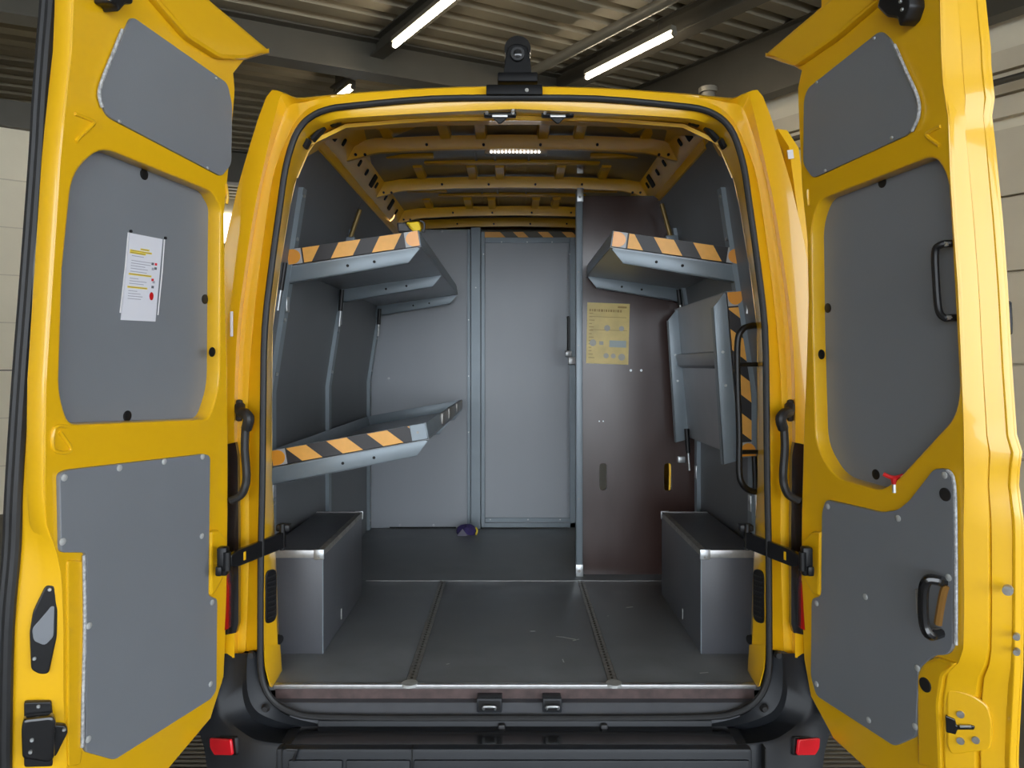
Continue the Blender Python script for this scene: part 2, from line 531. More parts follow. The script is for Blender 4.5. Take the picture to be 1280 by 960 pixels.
C_O = [(XC,107),(540,109.5),(440,116),(402,119.5),(371,122),(352,115),(333,121),(304,210),(292,257),(277,330),(272,410),(272,500),(272,600),(272,700),(274,824)]
C_R = [(XC,108),(540,111),(440,117.5),(404,121),(374,124.5),(354,117),(346,136),(329,210),(319,257),(307,330),(297,410),(293,500),(293,600),(293,700),(293,822)]
C_G1 = [(XC,110),(540,113),(440,119.5),(405,123),(379,128),(362,132),(352,150),(333,210),(323,257),(311,330),(301,410),(297,500),(297,600),(297,700),(297,819)]
C_G2 = [(XC,113),(540,115),(440,122),(406,127.5),(385,136),(371,150),(361,168),(344,210),(335,257),(325,330),(316,410),(310,500),(311,600),(311,700),(307,814)]
C_S = [(XC,118),(540,120.5),(440,128.5),(407,133),(387,142),(373,155),(363,173),(353,210),(346,257),(337,330),(327,410),(325,500),(324,600),(322,700),(322,812)]
C_SI = [(XC,126),(540,126.5),(440,136),(407,142),(388,152),(378,163),(370,180),(361,210),(354,257),(343,330),(335,410),(333,500),(332,600),(330,700),(329,808)]
C_F = [(XC,136),(540,141),(440,147),(415,150.5),(398,157.5),(387,167),(380,178),(368,212),(361,257),(350,330),(340,410),(339,500),(339,600),(343,700),(347,808)]
C_F2 = [(XC,149),(540,151),(440,156),(427,159),(405,168),(393,178),(385,189),(371,222),(363,257),(351,330),(341,410),(340,500),(340,600),(345,700),(349,808)]
def densify(c):
    return [(p.x, p.y) for p in smooth_path([V((x, y, 0)) for x, y in c], 3)]
def cY(c, Y, Ytop=None):
    if Ytop is None: Ytop = Y
    yy = [Ytop + (Y - Ytop) * k for k in (0, 0, 0, .15, .45, .8)] + [Y] * (len(c) - 6)
    q3 = smooth_path([V((x, y, d)) for (x, y), d in zip(c, yy)], 3)
    L = [P(p.x, p.y, p.z) for p in q3]; R = [P(2 * XC - p.x, p.y, p.z) for p in q3 if p.x < XC - 1]
    return L[::-1] + R

# rear body ring: outer shoulder, rain groove, sealing lip, inner flange
bm = NB()
loft(bm, [cY(C_O, 2.52), cY(C_O, 2.44), cY(C_R, 2.43), cY(C_G1, 2.465, 2.429), cY(C_G2, 2.465, 2.428), cY(C_S, 2.425), cY(C_SI, 2.43, 2.425), cY(C_F, 2.50, 2.435), cY(C_F2, 2.58)])
ring = obj('rear_frame', bm, 'yellow_paint', van, angle=24)
# lower ends of the pillars, inside faces down to the floor
for s in (-1, 1):
    def q(x, y, Y): return P(x if s < 0 else 2 * XC - x, y, Y)
    bm = NB()
    loft(bm, [[q(329, 806, 2.43), q(331, 835, 2.43), q(337, 858, 2.43)],
              [q(347, 806, 2.50), q(349, 836, 2.50), q(338, 859, 2.46)],
              [q(349, 806, 2.58), q(351, 838, 2.58), q(341, 857, 2.50)]])
    obj('pillar_foot', thicken(bm, 0.004), 'yellow_paint', van)
    # oval vent grille on the inner flange, and a round plug
    fr = Frame(q(337, 745, 2.462), (0.45, 0.89 * -s, 0), (0, 0, 1), (-s * 0.89, -0.45, 0))
    w_, h_ = 0.024, 0.085
    lp = round_poly([(-w_, -h_), (w_, -h_), (w_, h_), (-w_, h_)], 0.022)
    g = plate('vent_grille', fr, [lp], 0.0, 0.008, 'black_plastic', van, 0.003)
    for k in range(9):
        bb = NB(); box(bb, fr.w(0, -0.064 + k * 0.016, 0.0095), (0.036, 0.004, 0.005), fr.rot())
        obj('louvre', bb, 'rubber', g)
    bb = NB(); c = q(344, 798, 2.545); cyl(bb, c, c + V((-s * 0.02, -0.012, 0)), 0.015); obj('plug', bb, 'black_plastic', van)

# door seal round the opening
C_SEAL_L = [((a[0] + b[0]) / 2, (a[1] + b[1]) / 2) for a, b in zip(C_S, C_SI)]
low = [(326,838),(332,862),(346,880),(368,891),(400,896),(500,897.5),(XC,897.5)]
half = densify(C_SEAL_L) + [(p.x, p.y) for p in smooth_path([V((x, y, 0)) for x, y in [C_SEAL_L[-1]] + low], 3)][1:]
Lp = [P(x, y, 2.418) for x, y in half]
Rp = [P(2 * XC - x, y, 2.418) for x, y in half[1:-1]]
bm = NB(); tube(bm, Lp + Rp[::-1], 0.0105, 10, closed=True)
obj('door_seal', bm, 'rubber', van)

# corner slots between the flange and the inner lip
for s in (-1, 1):
    for (x, y, l, ang) in ((398,167,0.030,48),(384,180,0.016,62),(419,154,0.018,20)):
        c = P(x if s < 0 else 2 * XC - x, y, 2.515)
        R = Matrix.Rotation(math.radians(ang) * (s), 3, 'Y')
        bb = NB(); box(bb, c, (2 * l, 0.034, 0.013), R, 0.004)
        obj('slot', bb, 'dark_void', van)

# outer body skin: left side, roof, right side with the open sliding-door bay, cab
SEC = [(-.93,-.30),(-.97,-.05),(-.985,.35),(-.975,.85),(-.93,1.35),(-.85,1.78),(-.76,1.95),(-.60,2.03),(-.3,2.055),(0,2.06)]
SEC = SEC + [(-x, z) for x, z in SEC[-2::-1]]
def sect(Y, kx=1.0, kz=1.0, top=None):
    return [V((x * kx + 0.009, Y, FZ + (min(z, top) if top is not None else z) * (kz if z > 0 else 1))) for x, z in SEC]
ys = [(2.53, .93, .90), (2.80, .975, .955), (3.1, 1, .985), (3.9, 1, 1), (4.8, 1, 1), (6.3, 1, 1)]
bm = NB()
rows = [[bm.verts.new(p) for p in sect(*y)] for y in ys]
rows.append([bm.verts.new(p) for p in sect(7.0, .97, .82)])
rows.append([bm.verts.new(p) for p in sect(7.6, .95, .55)])
rows.append([bm.verts.new(p) for p in sect(8.3, .90, .40)])
for i, (A, B) in enumerate(zip(rows[:-1], rows[1:])):
    for k in range(len(A) - 1):
        if i == 3 and 13 <= k <= 16: continue        # sliding-door bay on the right
        if i == 0 and k in (0, 1, 16, 17): continue   # clearance for the bumper corners
        bm.faces.new((A[k], A[k + 1], B[k + 1], B[k]))
bm.faces.new(rows[-1])
thicken(bm, 0.012)
obj('body_skin', bm, 'yellow_paint', van, angle=40)
# underbody
bm = NB(); boxmm(bm, (-0.90, 2.55, 0.40), (0.91, 8.1, 0.62), 0.02); obj('underbody', bm, 'black_plastic', van)
for sx in (-1, 1):
    for yy in (3.35, 7.1):
        bm = NB()
        c = V((sx * 0.80 + 0.009, yy, 0.34))
        tube(bm, [c - V((sx * 0.11, 0, 0)), c - V((sx * 0.10, 0, 0)), c + V((sx * 0.10, 0, 0)), c + V((sx * 0.11, 0, 0))], [0.30, 0.34, 0.34, 0.30], 28)
        o = obj('wheel', bm, 'tyre', van)
# slid-open side door standing outside the right wall
bm = NB()
def sd(Y, off): return [V((x + off, Y, FZ + z)) for x, z in ((1.12,-.05),(1.14,.35),(1.138,.85),(1.13,1.2),(1.112,1.6),(1.075,1.88),(1.03,1.95))]
loft(bm, [sd(2.98, 0), sd(3.0, 0.045), sd(4.0, 0.045)])
thicken(bm, 0.03)
sdo = obj('sliding_door', bm, 'yellow_paint', van)
bb = NB(); box(bb, P(988, 193, 2.965), (0.022, 0.006, 0.034), Matrix.Rotation(math.radians(-8), 3, 'Y')); obj('white_patch', bb, 'plain_white', sdo)  # white sticker on the end of the sliding door

# interior linings
PROF = [(.911, 0), (.911, .93), (.841, 1.39), (.796, 1.69), (.732, 1.86)]
def lin_x(z):
    for (x0, z0), (x1, z1) in zip(PROF[:-1], PROF[1:]):
        if z0 <= z <= z1: return x0 + (x1 - x0) * (z - z0) / (z1 - z0)
    return PROF[-1][0]
for s, yend in ((-1, 4.876), (1, 3.86)):
    cuts = [2.60, 3.74, yend] if s < 0 else [2.60, 3.80]
    for y0, y1 in zip(cuts[:-1], cuts[1:]):
        bm = NB()
        loft(bm, [[V((s * (x + 0.0), y0 + 0.002, FZ + z)) for x, z in PROF], [V((s * x, y1 - 0.002, FZ + z)) for x, z in PROF]])
        obj('side_lining', thicken(bm, 0.008), 'lining', van, angle=60)
    # roof side rail, from the lining up to the roof sheet
    bm = NB()
    rp = [(.742, 1.845), (.728, 1.85), (.722, 1.885), (.705, 1.90), (.655, 1.985)]
    loft(bm, [[V((s * x, 2.88, FZ + z)) for x, z in rp], [V((s * x, 4.95, FZ + z)) for x, z in rp]])
    rail = obj('roof_side_rail', thicken(bm, 0.006), 'yellow_inside', van, angle=20)
    for k, yy in enumerate((2.97, 3.10, 3.42, 3.58, 3.75, 3.84, 4.12, 4.3, 4.5)):
        tall = k in (0, 4, 7)
        fr = Frame((s * 0.684, yy, FZ + 1.936), (0, 1, 0), V((-s * 0.05, 0, 0.085)).normalized(), V((-s * 0.085, 0, -0.05)).normalized())
        w_, h_ = (0.035, 0.032) if tall else (0.016, 0.016)
        plate('hole', fr, [round_poly([(-w_, -h_), (w_, -h_), (w_, h_), (-w_, h_)], 0.012)], -0.002, 0.010, 'dark_void', rail, 0.001)
# pillar inside cheeks between the flange and the lining
for s in (-1, 1):
    bm = NB()
    side = [p for p in (P(x if s < 0 else 2 * XC - x, y, 2.58) for x, y in C_F2[7:] + [(351, 850)])]
    wall = [V((s * (lin_x(max(0.0, min(1.86, p.z - FZ))) + 0.01), 2.70, p.z)) for p in side]
    loft(bm, [side, wall])
    obj('pillar_cheek', thicken(bm, 0.004), 'yellow_paint', van)

# roof sheet and ribs
bm = NB()
rs = [(-.665, 1.975), (-.5, 2.005), (-.25, 2.015), (0, 2.018), (.25, 2.015), (.5, 2.005), (.665, 1.975)]
loft(bm, [[V((x, 2.84, FZ + z)) for x, z in rs], [V((x, 5.4, FZ + z)) for x, z in rs]])
obj('roof_sheet', thicken(bm, 0.004), 'roof_sheet', van)
# rear header: box section over the door opening
bm = NB()
hd = cY(C_F2, 2.58)
top = [p for p in hd if abs(p.x - .009) < .575]
loft(bm, [top, [V((p.x * 1.0, 2.72, p.z + 0.03)) for p in top], [V((p.x * 1.0, 2.86, max(p.z + 0.10, FZ + 1.93))) for p in top]])
obj('rear_header', thicken(bm, 0.004), 'yellow_inside', van)
for s in (-1, 1):
    bm = NB()
    src = [P(x if s < 0 else 2 * XC - x, y, 2.58) for x, y in C_F2[3:8]]
    dst = [V((s * x + .005, 2.90, FZ + z)) for x, z in ((.60, 1.985), (.665, 1.965), (.70, 1.92), (.722, 1.885), (.735, 1.85))]
    loft(bm, [src, [a.lerp(b, .4) + V((s * .02, 0, .02)) for a, b in zip(src, dst)], dst])
    obj('corner_gusset', thicken(bm, 0.004), 'yellow_inside', van)
# grey lining of the cab behind the bulkhead
bm = NB(); boxmm(bm, (-.72, 5.46, FZ), (.74, 5.48, FZ + 2.0)); obj('cab_lining', bm, 'steel_beam_light', van)

def rib(Y, full=True, x1=0.73):
    bm_ = NB()
    bot = [(-.735, 1.893), (-.70, 1.897), (-.585, 1.928), (-.56, 1.932), (-.3, 1.945), (0, 1.949), (.3, 1.945), (.56, 1.932), (.585, 1.928), (.70, 1.897), (.735, 1.893)]
    hh = [.055, .055, .048, .044, .042, .042, .042, .044, .048, .055, .055]
    rows_ = []
    for dy, k in ((-0.012, 1.25), (0.0, 0.75), (0.006, 0.0), (0.028, 0.0), (0.034, 0.75), (0.045, 1.25)):
        rows_.append([V((x, Y + dy, FZ + z + h * k)) for (x, z), h in zip(bot, hh)])
    loft(bm_, rows_)
    o = obj('roof_rib', thicken(bm_, 0.003), 'yellow_inside', van, angle=30)
    for x in (-.66, -.62, -.36, -.12, .12, .36, .62, .66):
        bb_ = NB(); zz = 1.921 if abs(x) > .6 else 1.963
        cyl(bb_, (x, Y - 0.004, FZ + zz), (x, Y + 0.004, FZ + zz), 0.006, n=8)
        obj('rivet_hole', bb_, 'dark_void', o)
    return o
for Y in (3.24, 3.95, 4.68, 5.05): rib(Y)
# stiffeners between ribs on the roof sheet
for Y, xs in ((3.10, (-.52, -.28, -.13, .13, .28, .56)), (3.80, (-.46, -.20, -.06, .24, .46)), (4.53, (-.50, -.26, -.12, .14, .26))):
    for x in xs:
        bm = NB()
        prism(bm, [(x - .026, Y - .08, FZ + 2.012), (x + .026, Y - .08, FZ + 2.012), (x + .02, Y - .07, FZ + 1.992), (x - .02, Y - .07, FZ + 1.992)], (0, 0.20, -0.008))
        obj('stiffener', bm, 'yellow_inside', van)
for Y in (3.52, 4.22):
    for x in (-.47, .47):
        bm = NB(); boxmm(bm, (x - .11, Y, FZ + 1.985), (x + .11, Y + .03, FZ + 2.006), 0.004)
        obj('stiffener', bm, 'yellow_inside', van)
    bm = NB(); boxmm(bm, (-.42, Y + .14, FZ + 1.995), (.42, Y + .18, FZ + 2.016), 0.004); obj('stiffener', bm, 'yellow_inside', van)
for Y0_, Y1_ in ((3.33, 3.93), (4.04, 4.66)):
    for x in (-.17, -.08, .08):
        bm = NB(); boxmm(bm, (x - .006, Y0_, FZ + 2.006), (x + .006, Y1_, FZ + 2.018), 0.003); obj('seam', bm, 'roof_sheet', van)

# lock strikers under the header
for x in (625, 697):
    c = P(x, 143.0, 2.49)
    t = NB(); box(t, c, (0.105, 0.03, 0.018), None, 0.005); 
    st = obj('lock_striker', t, 'black_plastic', van)
    t = NB(); box(t, c + V((0, -0.014, -0.010)), (0.05, 0.012, 0.010), None, 0.002); obj('striker_bar', t, 'zinc', st)
    t = NB(); prism(t, [c + V((-.022, -.01, -.014)), c + V((.022, -.01, -.014)), c + V((0.004, -.01, -.030)), c + V((-.004, -.01, -.030))], (0, 0.012, 0)); obj('striker_tip', t, 'black_plastic', st)
    for dx in (-.042, .042):
        t = NB(); cyl(t, c + V((dx, -0.014, 0)), c + V((dx, -0.019, 0)), 0.006, n=8); obj('bolt', t, 'zinc', st)

# load floor: front sheet and three rear sheets between the two lashing rails
YJ = 3.679
def floor_sheet(x0, x1, y0, y1):
    b_ = NB(); boxmm(b_, (x0, y0, FZ - 0.018), (x1, y1, FZ), 0.002); return obj('floor_sheet', b_, 'floor_film', van)
floor_sheet(-.91, .91, YJ + 0.004, 5.6)
floor_sheet(-.91, -.346, Y0, YJ - 0.002); floor_sheet(-.316, .315, Y0, YJ - 0.002); floor_sheet(.345, .91, Y0, YJ - 0.002)
for x, y, w_, d_, rz in ((712, 798, .05, .006, -.5), (720, 800, .03, .005, .6), (700, 796, .03, .004, -.2), (787, 759, .03, .006, .3), (666, 789, .02, .004, 0), (760, 770, .012, .004, .8), (704, 826, .004, .03, .1), (880, 841, .03, .004, .2), (560, 830, .012, .004, .5)):
    Y_ = F * (CZ - FZ) / (y - HZ); t = NB(); box(t, (P(x, y, Y_).x, Y_, FZ + .0004), (w_, d_, .0006), Matrix.Rotation(rz, 3, 'Z')); obj('scuff', t, 'screw_cap', van)
bm = NB(); boxmm(bm, (-.7, YJ - 0.003, FZ - 0.01), (.885, YJ + 0.005, FZ + 0.0015)); obj('joint_strip', bm, 'aluminium', van)
for xc in (-.331, .330):
    bm = NB()
    boxmm(bm, (xc - .015, Y0, FZ - .018), (xc + .015, YJ - .004, FZ - .0015))
    boxmm(bm, (xc - .0145, Y0, FZ - .018), (xc - .004, YJ - .004, FZ + .0012))
    boxmm(bm, (xc + .004, Y0, FZ - .018), (xc + .0145, YJ - .004, FZ + .0012))
    rl = obj('lashing_rail', bm, 'rail_metal', van, smooth=False)
    pel = NB(); cyl(pel, (0, 0, 0), (0, 0, 0.002), 0.0045, n=8); me = bpy.data.meshes.new('rail_seat'); pel.to_mesh(me); pel.free(); me.materials.append(MATS['steel_beam'])
    for k in range(46): inst('rail_seat', me, (xc, Y0 + .03 + k * .0255, FZ - .0002), rl)
    t = NB(); cyl(t, (xc, Y0 + 0.006, FZ - .004), (xc, Y0 + 0.006, FZ + .005), 0.026, n=18); obj('end_fitting', t, 'screw_cap', rl)

# sill: aluminium nosing, ply edge, plastic sill with striker pockets
xa, xb = P(343, 856, Y0).x, P(944, 856, Y0).x
bm = NB(); boxmm(bm, (xa, Y0 - .006, FZ - .011), (xb, Y0 + .014, FZ + .0025), 0.0015); obj('floor_nosing', bm, 'aluminium', van)
z1 = P(0, 873, Y0).z
bm = NB(); boxmm(bm, (xa + .004, Y0 - .002, z1), (xb - .004, Y0 + .03, FZ - .010)); obj('ply_floor_edge', bm, 'ply_edge', van)
bm = NB()
sx0, sx1 = P(352, 880, 2.46).x, P(935, 880, 2.46).x
z2 = P(0, 893, 2.43).z
loft(bm, [[V((xa + .004, Y0 + .02, z1 + .001)), V((sx0 + .1, Y0 + .02, z1 + .001)), V((sx1 - .1, Y0 + .02, z1 + .001)), V((xb - .004, Y0 + .02, z1 + .001))],
          [V((sx0 - .012, 2.455, z1 - .003)), V((sx0 + .1, 2.455, z1 - .003)), V((sx1 - .1, 2.455, z1 - .003)), V((sx1 + .012, 2.455, z1 - .003))],
          [V((sx0 + .035, 2.43, z2)), V((sx0 + .11, 2.43, z2 - .008)), V((sx1 - .11, 2.43, z2 - .008)), V((sx1 - .035, 2.43, z2))],
          [V((sx0 + .035, 2.43, z2 - .05)), V((sx0 + .11, 2.43, z2 - .05)), V((sx1 - .11, 2.43, z2 - .05)), V((sx1 - .035, 2.43, z2 - .05))]])
sill = obj('rear_sill', thicken(bm, 0.004), 'sill_plastic', van)
for x, w_ in ((612, 0.040), (690, 0.030)):
    c = P(x, 879, 2.452)
    t = NB(); box(t, c + V((0, .006, 0)), (2 * w_, 0.05, 0.045), None, 0.004); po = obj('striker_pocket', t, 'bumper_plastic', sill)
    t = NB(); box(t, c + V((0, -0.0185, 0.0)), (2 * w_ - .012, 0.006, 0.030), None, 0.002); obj('pocket_hollow', t, 'dark_void', sill)
    t = NB(); tube(t, smooth_path([c + V((-.018, -.024, -.008)), c + V((-.016, -.036, .004)), c + V((.016, -.036, .004)), c + V((.018, -.024, -.008))], 4), 0.0045, 8); obj('striker_loop', t, 'zinc', sill)
# painted rear panel under the seal
bm = NB(); zt = P(0, 900, 2.415).z; zb = P(0, 909, 2.415).z
boxmm(bm, (-.61, 2.408, zb - .05), (.628, 2.43, zt), 0.004); rp_ = obj('rear_cross_panel', bm, 'bumper_plastic', van)
for x in (627, 755):
    c = P(x, 909, 2.40); t = NB(); box(t, c, (0.022, 0.02, 0.022), None, 0.005); obj('buffer', t, 'rubber', rp_)

# bumper: centre step, glossy top, corners with reflectors
bt = P(0, 934, 2.28).z
bump = NB()
boxmm(bump, (-.70, 2.27, .28), (.712, 2.41, bt), 0.012)
bump = obj('bumper', bump, 'bumper_plastic', van)
t = NB(); boxmm(t, (-.66, 2.295, bt - .004), (.672, 2.41, bt + .0015)); obj('step_top', t, 'black_gloss', bump)
zg = P(0, 948, 2.268).z
for xa_, xb_ in ((-.66, -.50), (-.49, -.30), (-.29, .70)):
    t = NB(); boxmm(t, (xa_, 2.262, .30), (xb_, 2.275, zg - .004), 0.005); obj('step_pad', t, 'bumper_plastic', bump)
for x in (352, 515, 957):
    t = NB(); c = P(x, 947, 2.268); boxmm(t, (c.x - .002, 2.2685, .29), (c.x + .002, 2.30, bt + .001)); obj('seam', t, 'dark_void', bump)
t = NB(); c = P(367, 938, 2.268); tube(t, [c + V((-.02, -.002, .004)), c + V((.012, -.003, .003)), c + V((.006, -.004, -.012)), c + V((.0, -.004, -.028))], .0045, 8); obj('clip', t, 'black_plastic', bump)
for s in (-1, 1):
    def q(x, y, Y): return P(x if s < 0 else 2 * XC - x, y, Y)
    bm = NB()
    c0 = [(322,815),(323,836),(329,862),(344,884),(366,897),(400,905)]
    c1 = [(309,817),(309,862),(319,887),(340,899),(366,906),(400,910)]
    c2 = [(304,817),(303,866),(313,895),(337,908),(366,913),(400,916)]
    c3 = [(262,817),(275,878),(286,899),(303,915),(330,927),(400,933)]
    c4 = [(256,817),(268,884),(280,906),(299,921),(328,933),(400,940)]
    c5 = [(232,817),(243,890),(255,935),(264,975),(300,1010),(400,1010)]
    y3 = (2.44, 2.41, 2.39, 2.35, 2.31, 2.285); y5 = (2.46, 2.44, 2.42, 2.38, 2.33, 2.285)
    k3 = [q(*p, y_) for p, y_ in zip(c3, y3)]; k4 = [q(*p, y_ - .008) for p, y_ in zip(c4, y3)]; k5 = [q(*p, y_) for p, y_ in zip(c5, y5)]
    rows_ = [[q(*p, 2.43) for p in c0], [q(*p, 2.41) for p in c1], [q(*p, 2.43) for p in c2], k3, k4, k5, [p + V((0, .12, 0)) for p in k5]]
    loft(bm, [smooth_path(rw, 4) for rw in rows_])
    co = obj('bumper_corner', thicken(bm, 0.004), 'bumper_plastic', van, angle=50)
    al = math.radians(38)
    fr = Frame(q(279, 932.5, 2.372), (math.cos(al), s * math.sin(al), 0), (0, 0, 1), (s * math.sin(al), -math.cos(al), 0))
    lp = [fr.uv(x if s < 0 else 2 * XC - x, y, 0) for x, y in ((265,921),(291,923),(293,943),(271,942.5),(266,934))]
    lp = [(p.x, p.y) for p in lp]
    plate('reflector', fr, [round_poly(lp, 0.008)], 0.0, 0.010, 'reflector_red', co, 0.003)
    plate('reflector_rim', fr, [round_poly([(x * 1.16, z * 1.16) for x, z in lp], 0.009)], -0.035, -0.001, 'black_plastic', co, 0.002)
    t = NB(); c = q(332, 885, 2.405); cyl(t, c, c + V((0, -.012, 0)), .014, .008); obj('trim_screw', t, 'rubber', co)
    t = NB(); c = q(315, 818, 2.415); cyl(t, c, c + V((0, -.014, 0)), .012, .009); obj('buffer', t, 'rubber', co)

# tail lamps and the dark hinge gap beside the doors
for s in (-1, 1):
    def q(x, y, Y): return P(x if s < 0 else 2 * XC - x, y, Y)
    t = NB(); prism(t, [q(280, 556, 2.422), q(294, 553, 2.422), q(297, 570, 2.422), q(298, 660, 2.422), q(298, 780, 2.422), q(295, 791, 2.422), q(280, 794, 2.422)], (0, 0.02, 0))
    tl = obj('tail_lamp', t, 'black_gloss', van)
    t = NB(); prism(t, [q(272, 715, 2.405), q(283, 715, 2.405), q(286, 735, 2.405), q(285.5, 786, 2.405), q(272, 791, 2.405)], (0, 0.02, 0)); obj('lens', t, 'lamp_red', tl)
    # cable sleeve between body and door
    t = NB(); tube(t, smooth_path([q(300, 507, 2.44), q(301, 515, 2.42), q(307, 517, 2.39), q(311, 524, 2.38), q(308, 536, 2.39)], 4), 0.0165, 10); cs = obj('cable_boot', t, 'rubber', van)
    t = NB(); box(t, q(299, 513, 2.455), (0.022, 0.02, 0.07), None, 0.008); obj('boot_flange', t, 'rubber', cs)
    t = NB(); tube(t, smooth_path([q(307, 534, 2.39), q(306, 560, 2.39), q(308, 590, 2.39), q(307, 606, 2.38), q(301, 619, 2.38), q(288, 626, 2.38)], 5), 0.0125, 10); obj('cable_sleeve', t, 'rubber', van)
    # door check arm
    A_, B_ = q(353, 676, 2.50), q(286, 701, 2.30)
    d = (B_ - A_).normalized()
    fr = Frame(A_, d, V((0, 0, 1)), d.cross(V((0, 0, 1))))
    L_ = (B_ - A_).length
    ar = plate('check_arm', fr, [round_poly([(-.01, -.024), (L_ - .03, -.026), (L_, -.016), (L_, .016), (L_ - .03, .024), (-.01, .030)], 0.006)], -.008, .008, 'black_gloss', van, 0.003)
    t = NB(); box(t, fr.w(L_ - .055, 0, 0), (0.010, 0.026, 0.0175), fr.rot(), 0.001); obj('arm_slot', t, 'yellow_paint', ar)
    t = NB(); cyl(t, A_ + V((0, 0, -.03)), A_ + V((0, 0, .055)), .009); box(t, A_ + V((0.0, .02, .04)), (.045, .04, .022), None, .005); obj('arm_pivot', t, 'black_plastic', ar)
    t = NB(); box(t, q(279, 701, 2.28), (0.030, 0.03, 0.085), None, .006); cyl(t, q(284, 690, 2.27) , q(284, 713, 2.27), .011); box(t, q(275, 713, 2.27), (.02, .03, .03), None, .006); obj('check_bracket', t, 'black_plastic', ar)

# =================================================================== REAR DOORS
PHI, LAM = math.radians(15), math.radians(3.5)
screw_me = disc_mesh('screw', 0.0085, 0.004, 'screw_cap')
bolt_me = disc_mesh('bolt', 0.0045, 0.004, 'zinc', 10)
plug_me = disc_mesh('plug', 0.0145, 0.003, 'black_plastic', 18)
def door_frame(s, hx):
    u = V((s * math.sin(PHI), -math.cos(PHI), 0)); n = V((-s * math.cos(PHI), -math.sin(PHI), 0)); z = V((0, 0, 1))
    v = z * math.cos(LAM) + n * math.sin(LAM); n2 = n * math.cos(LAM) - z * math.sin(LAM)
    if u.cross(v).dot(n2) < 0: pass
    return Frame(P(hx, 700, 2.40), u, v, n2)

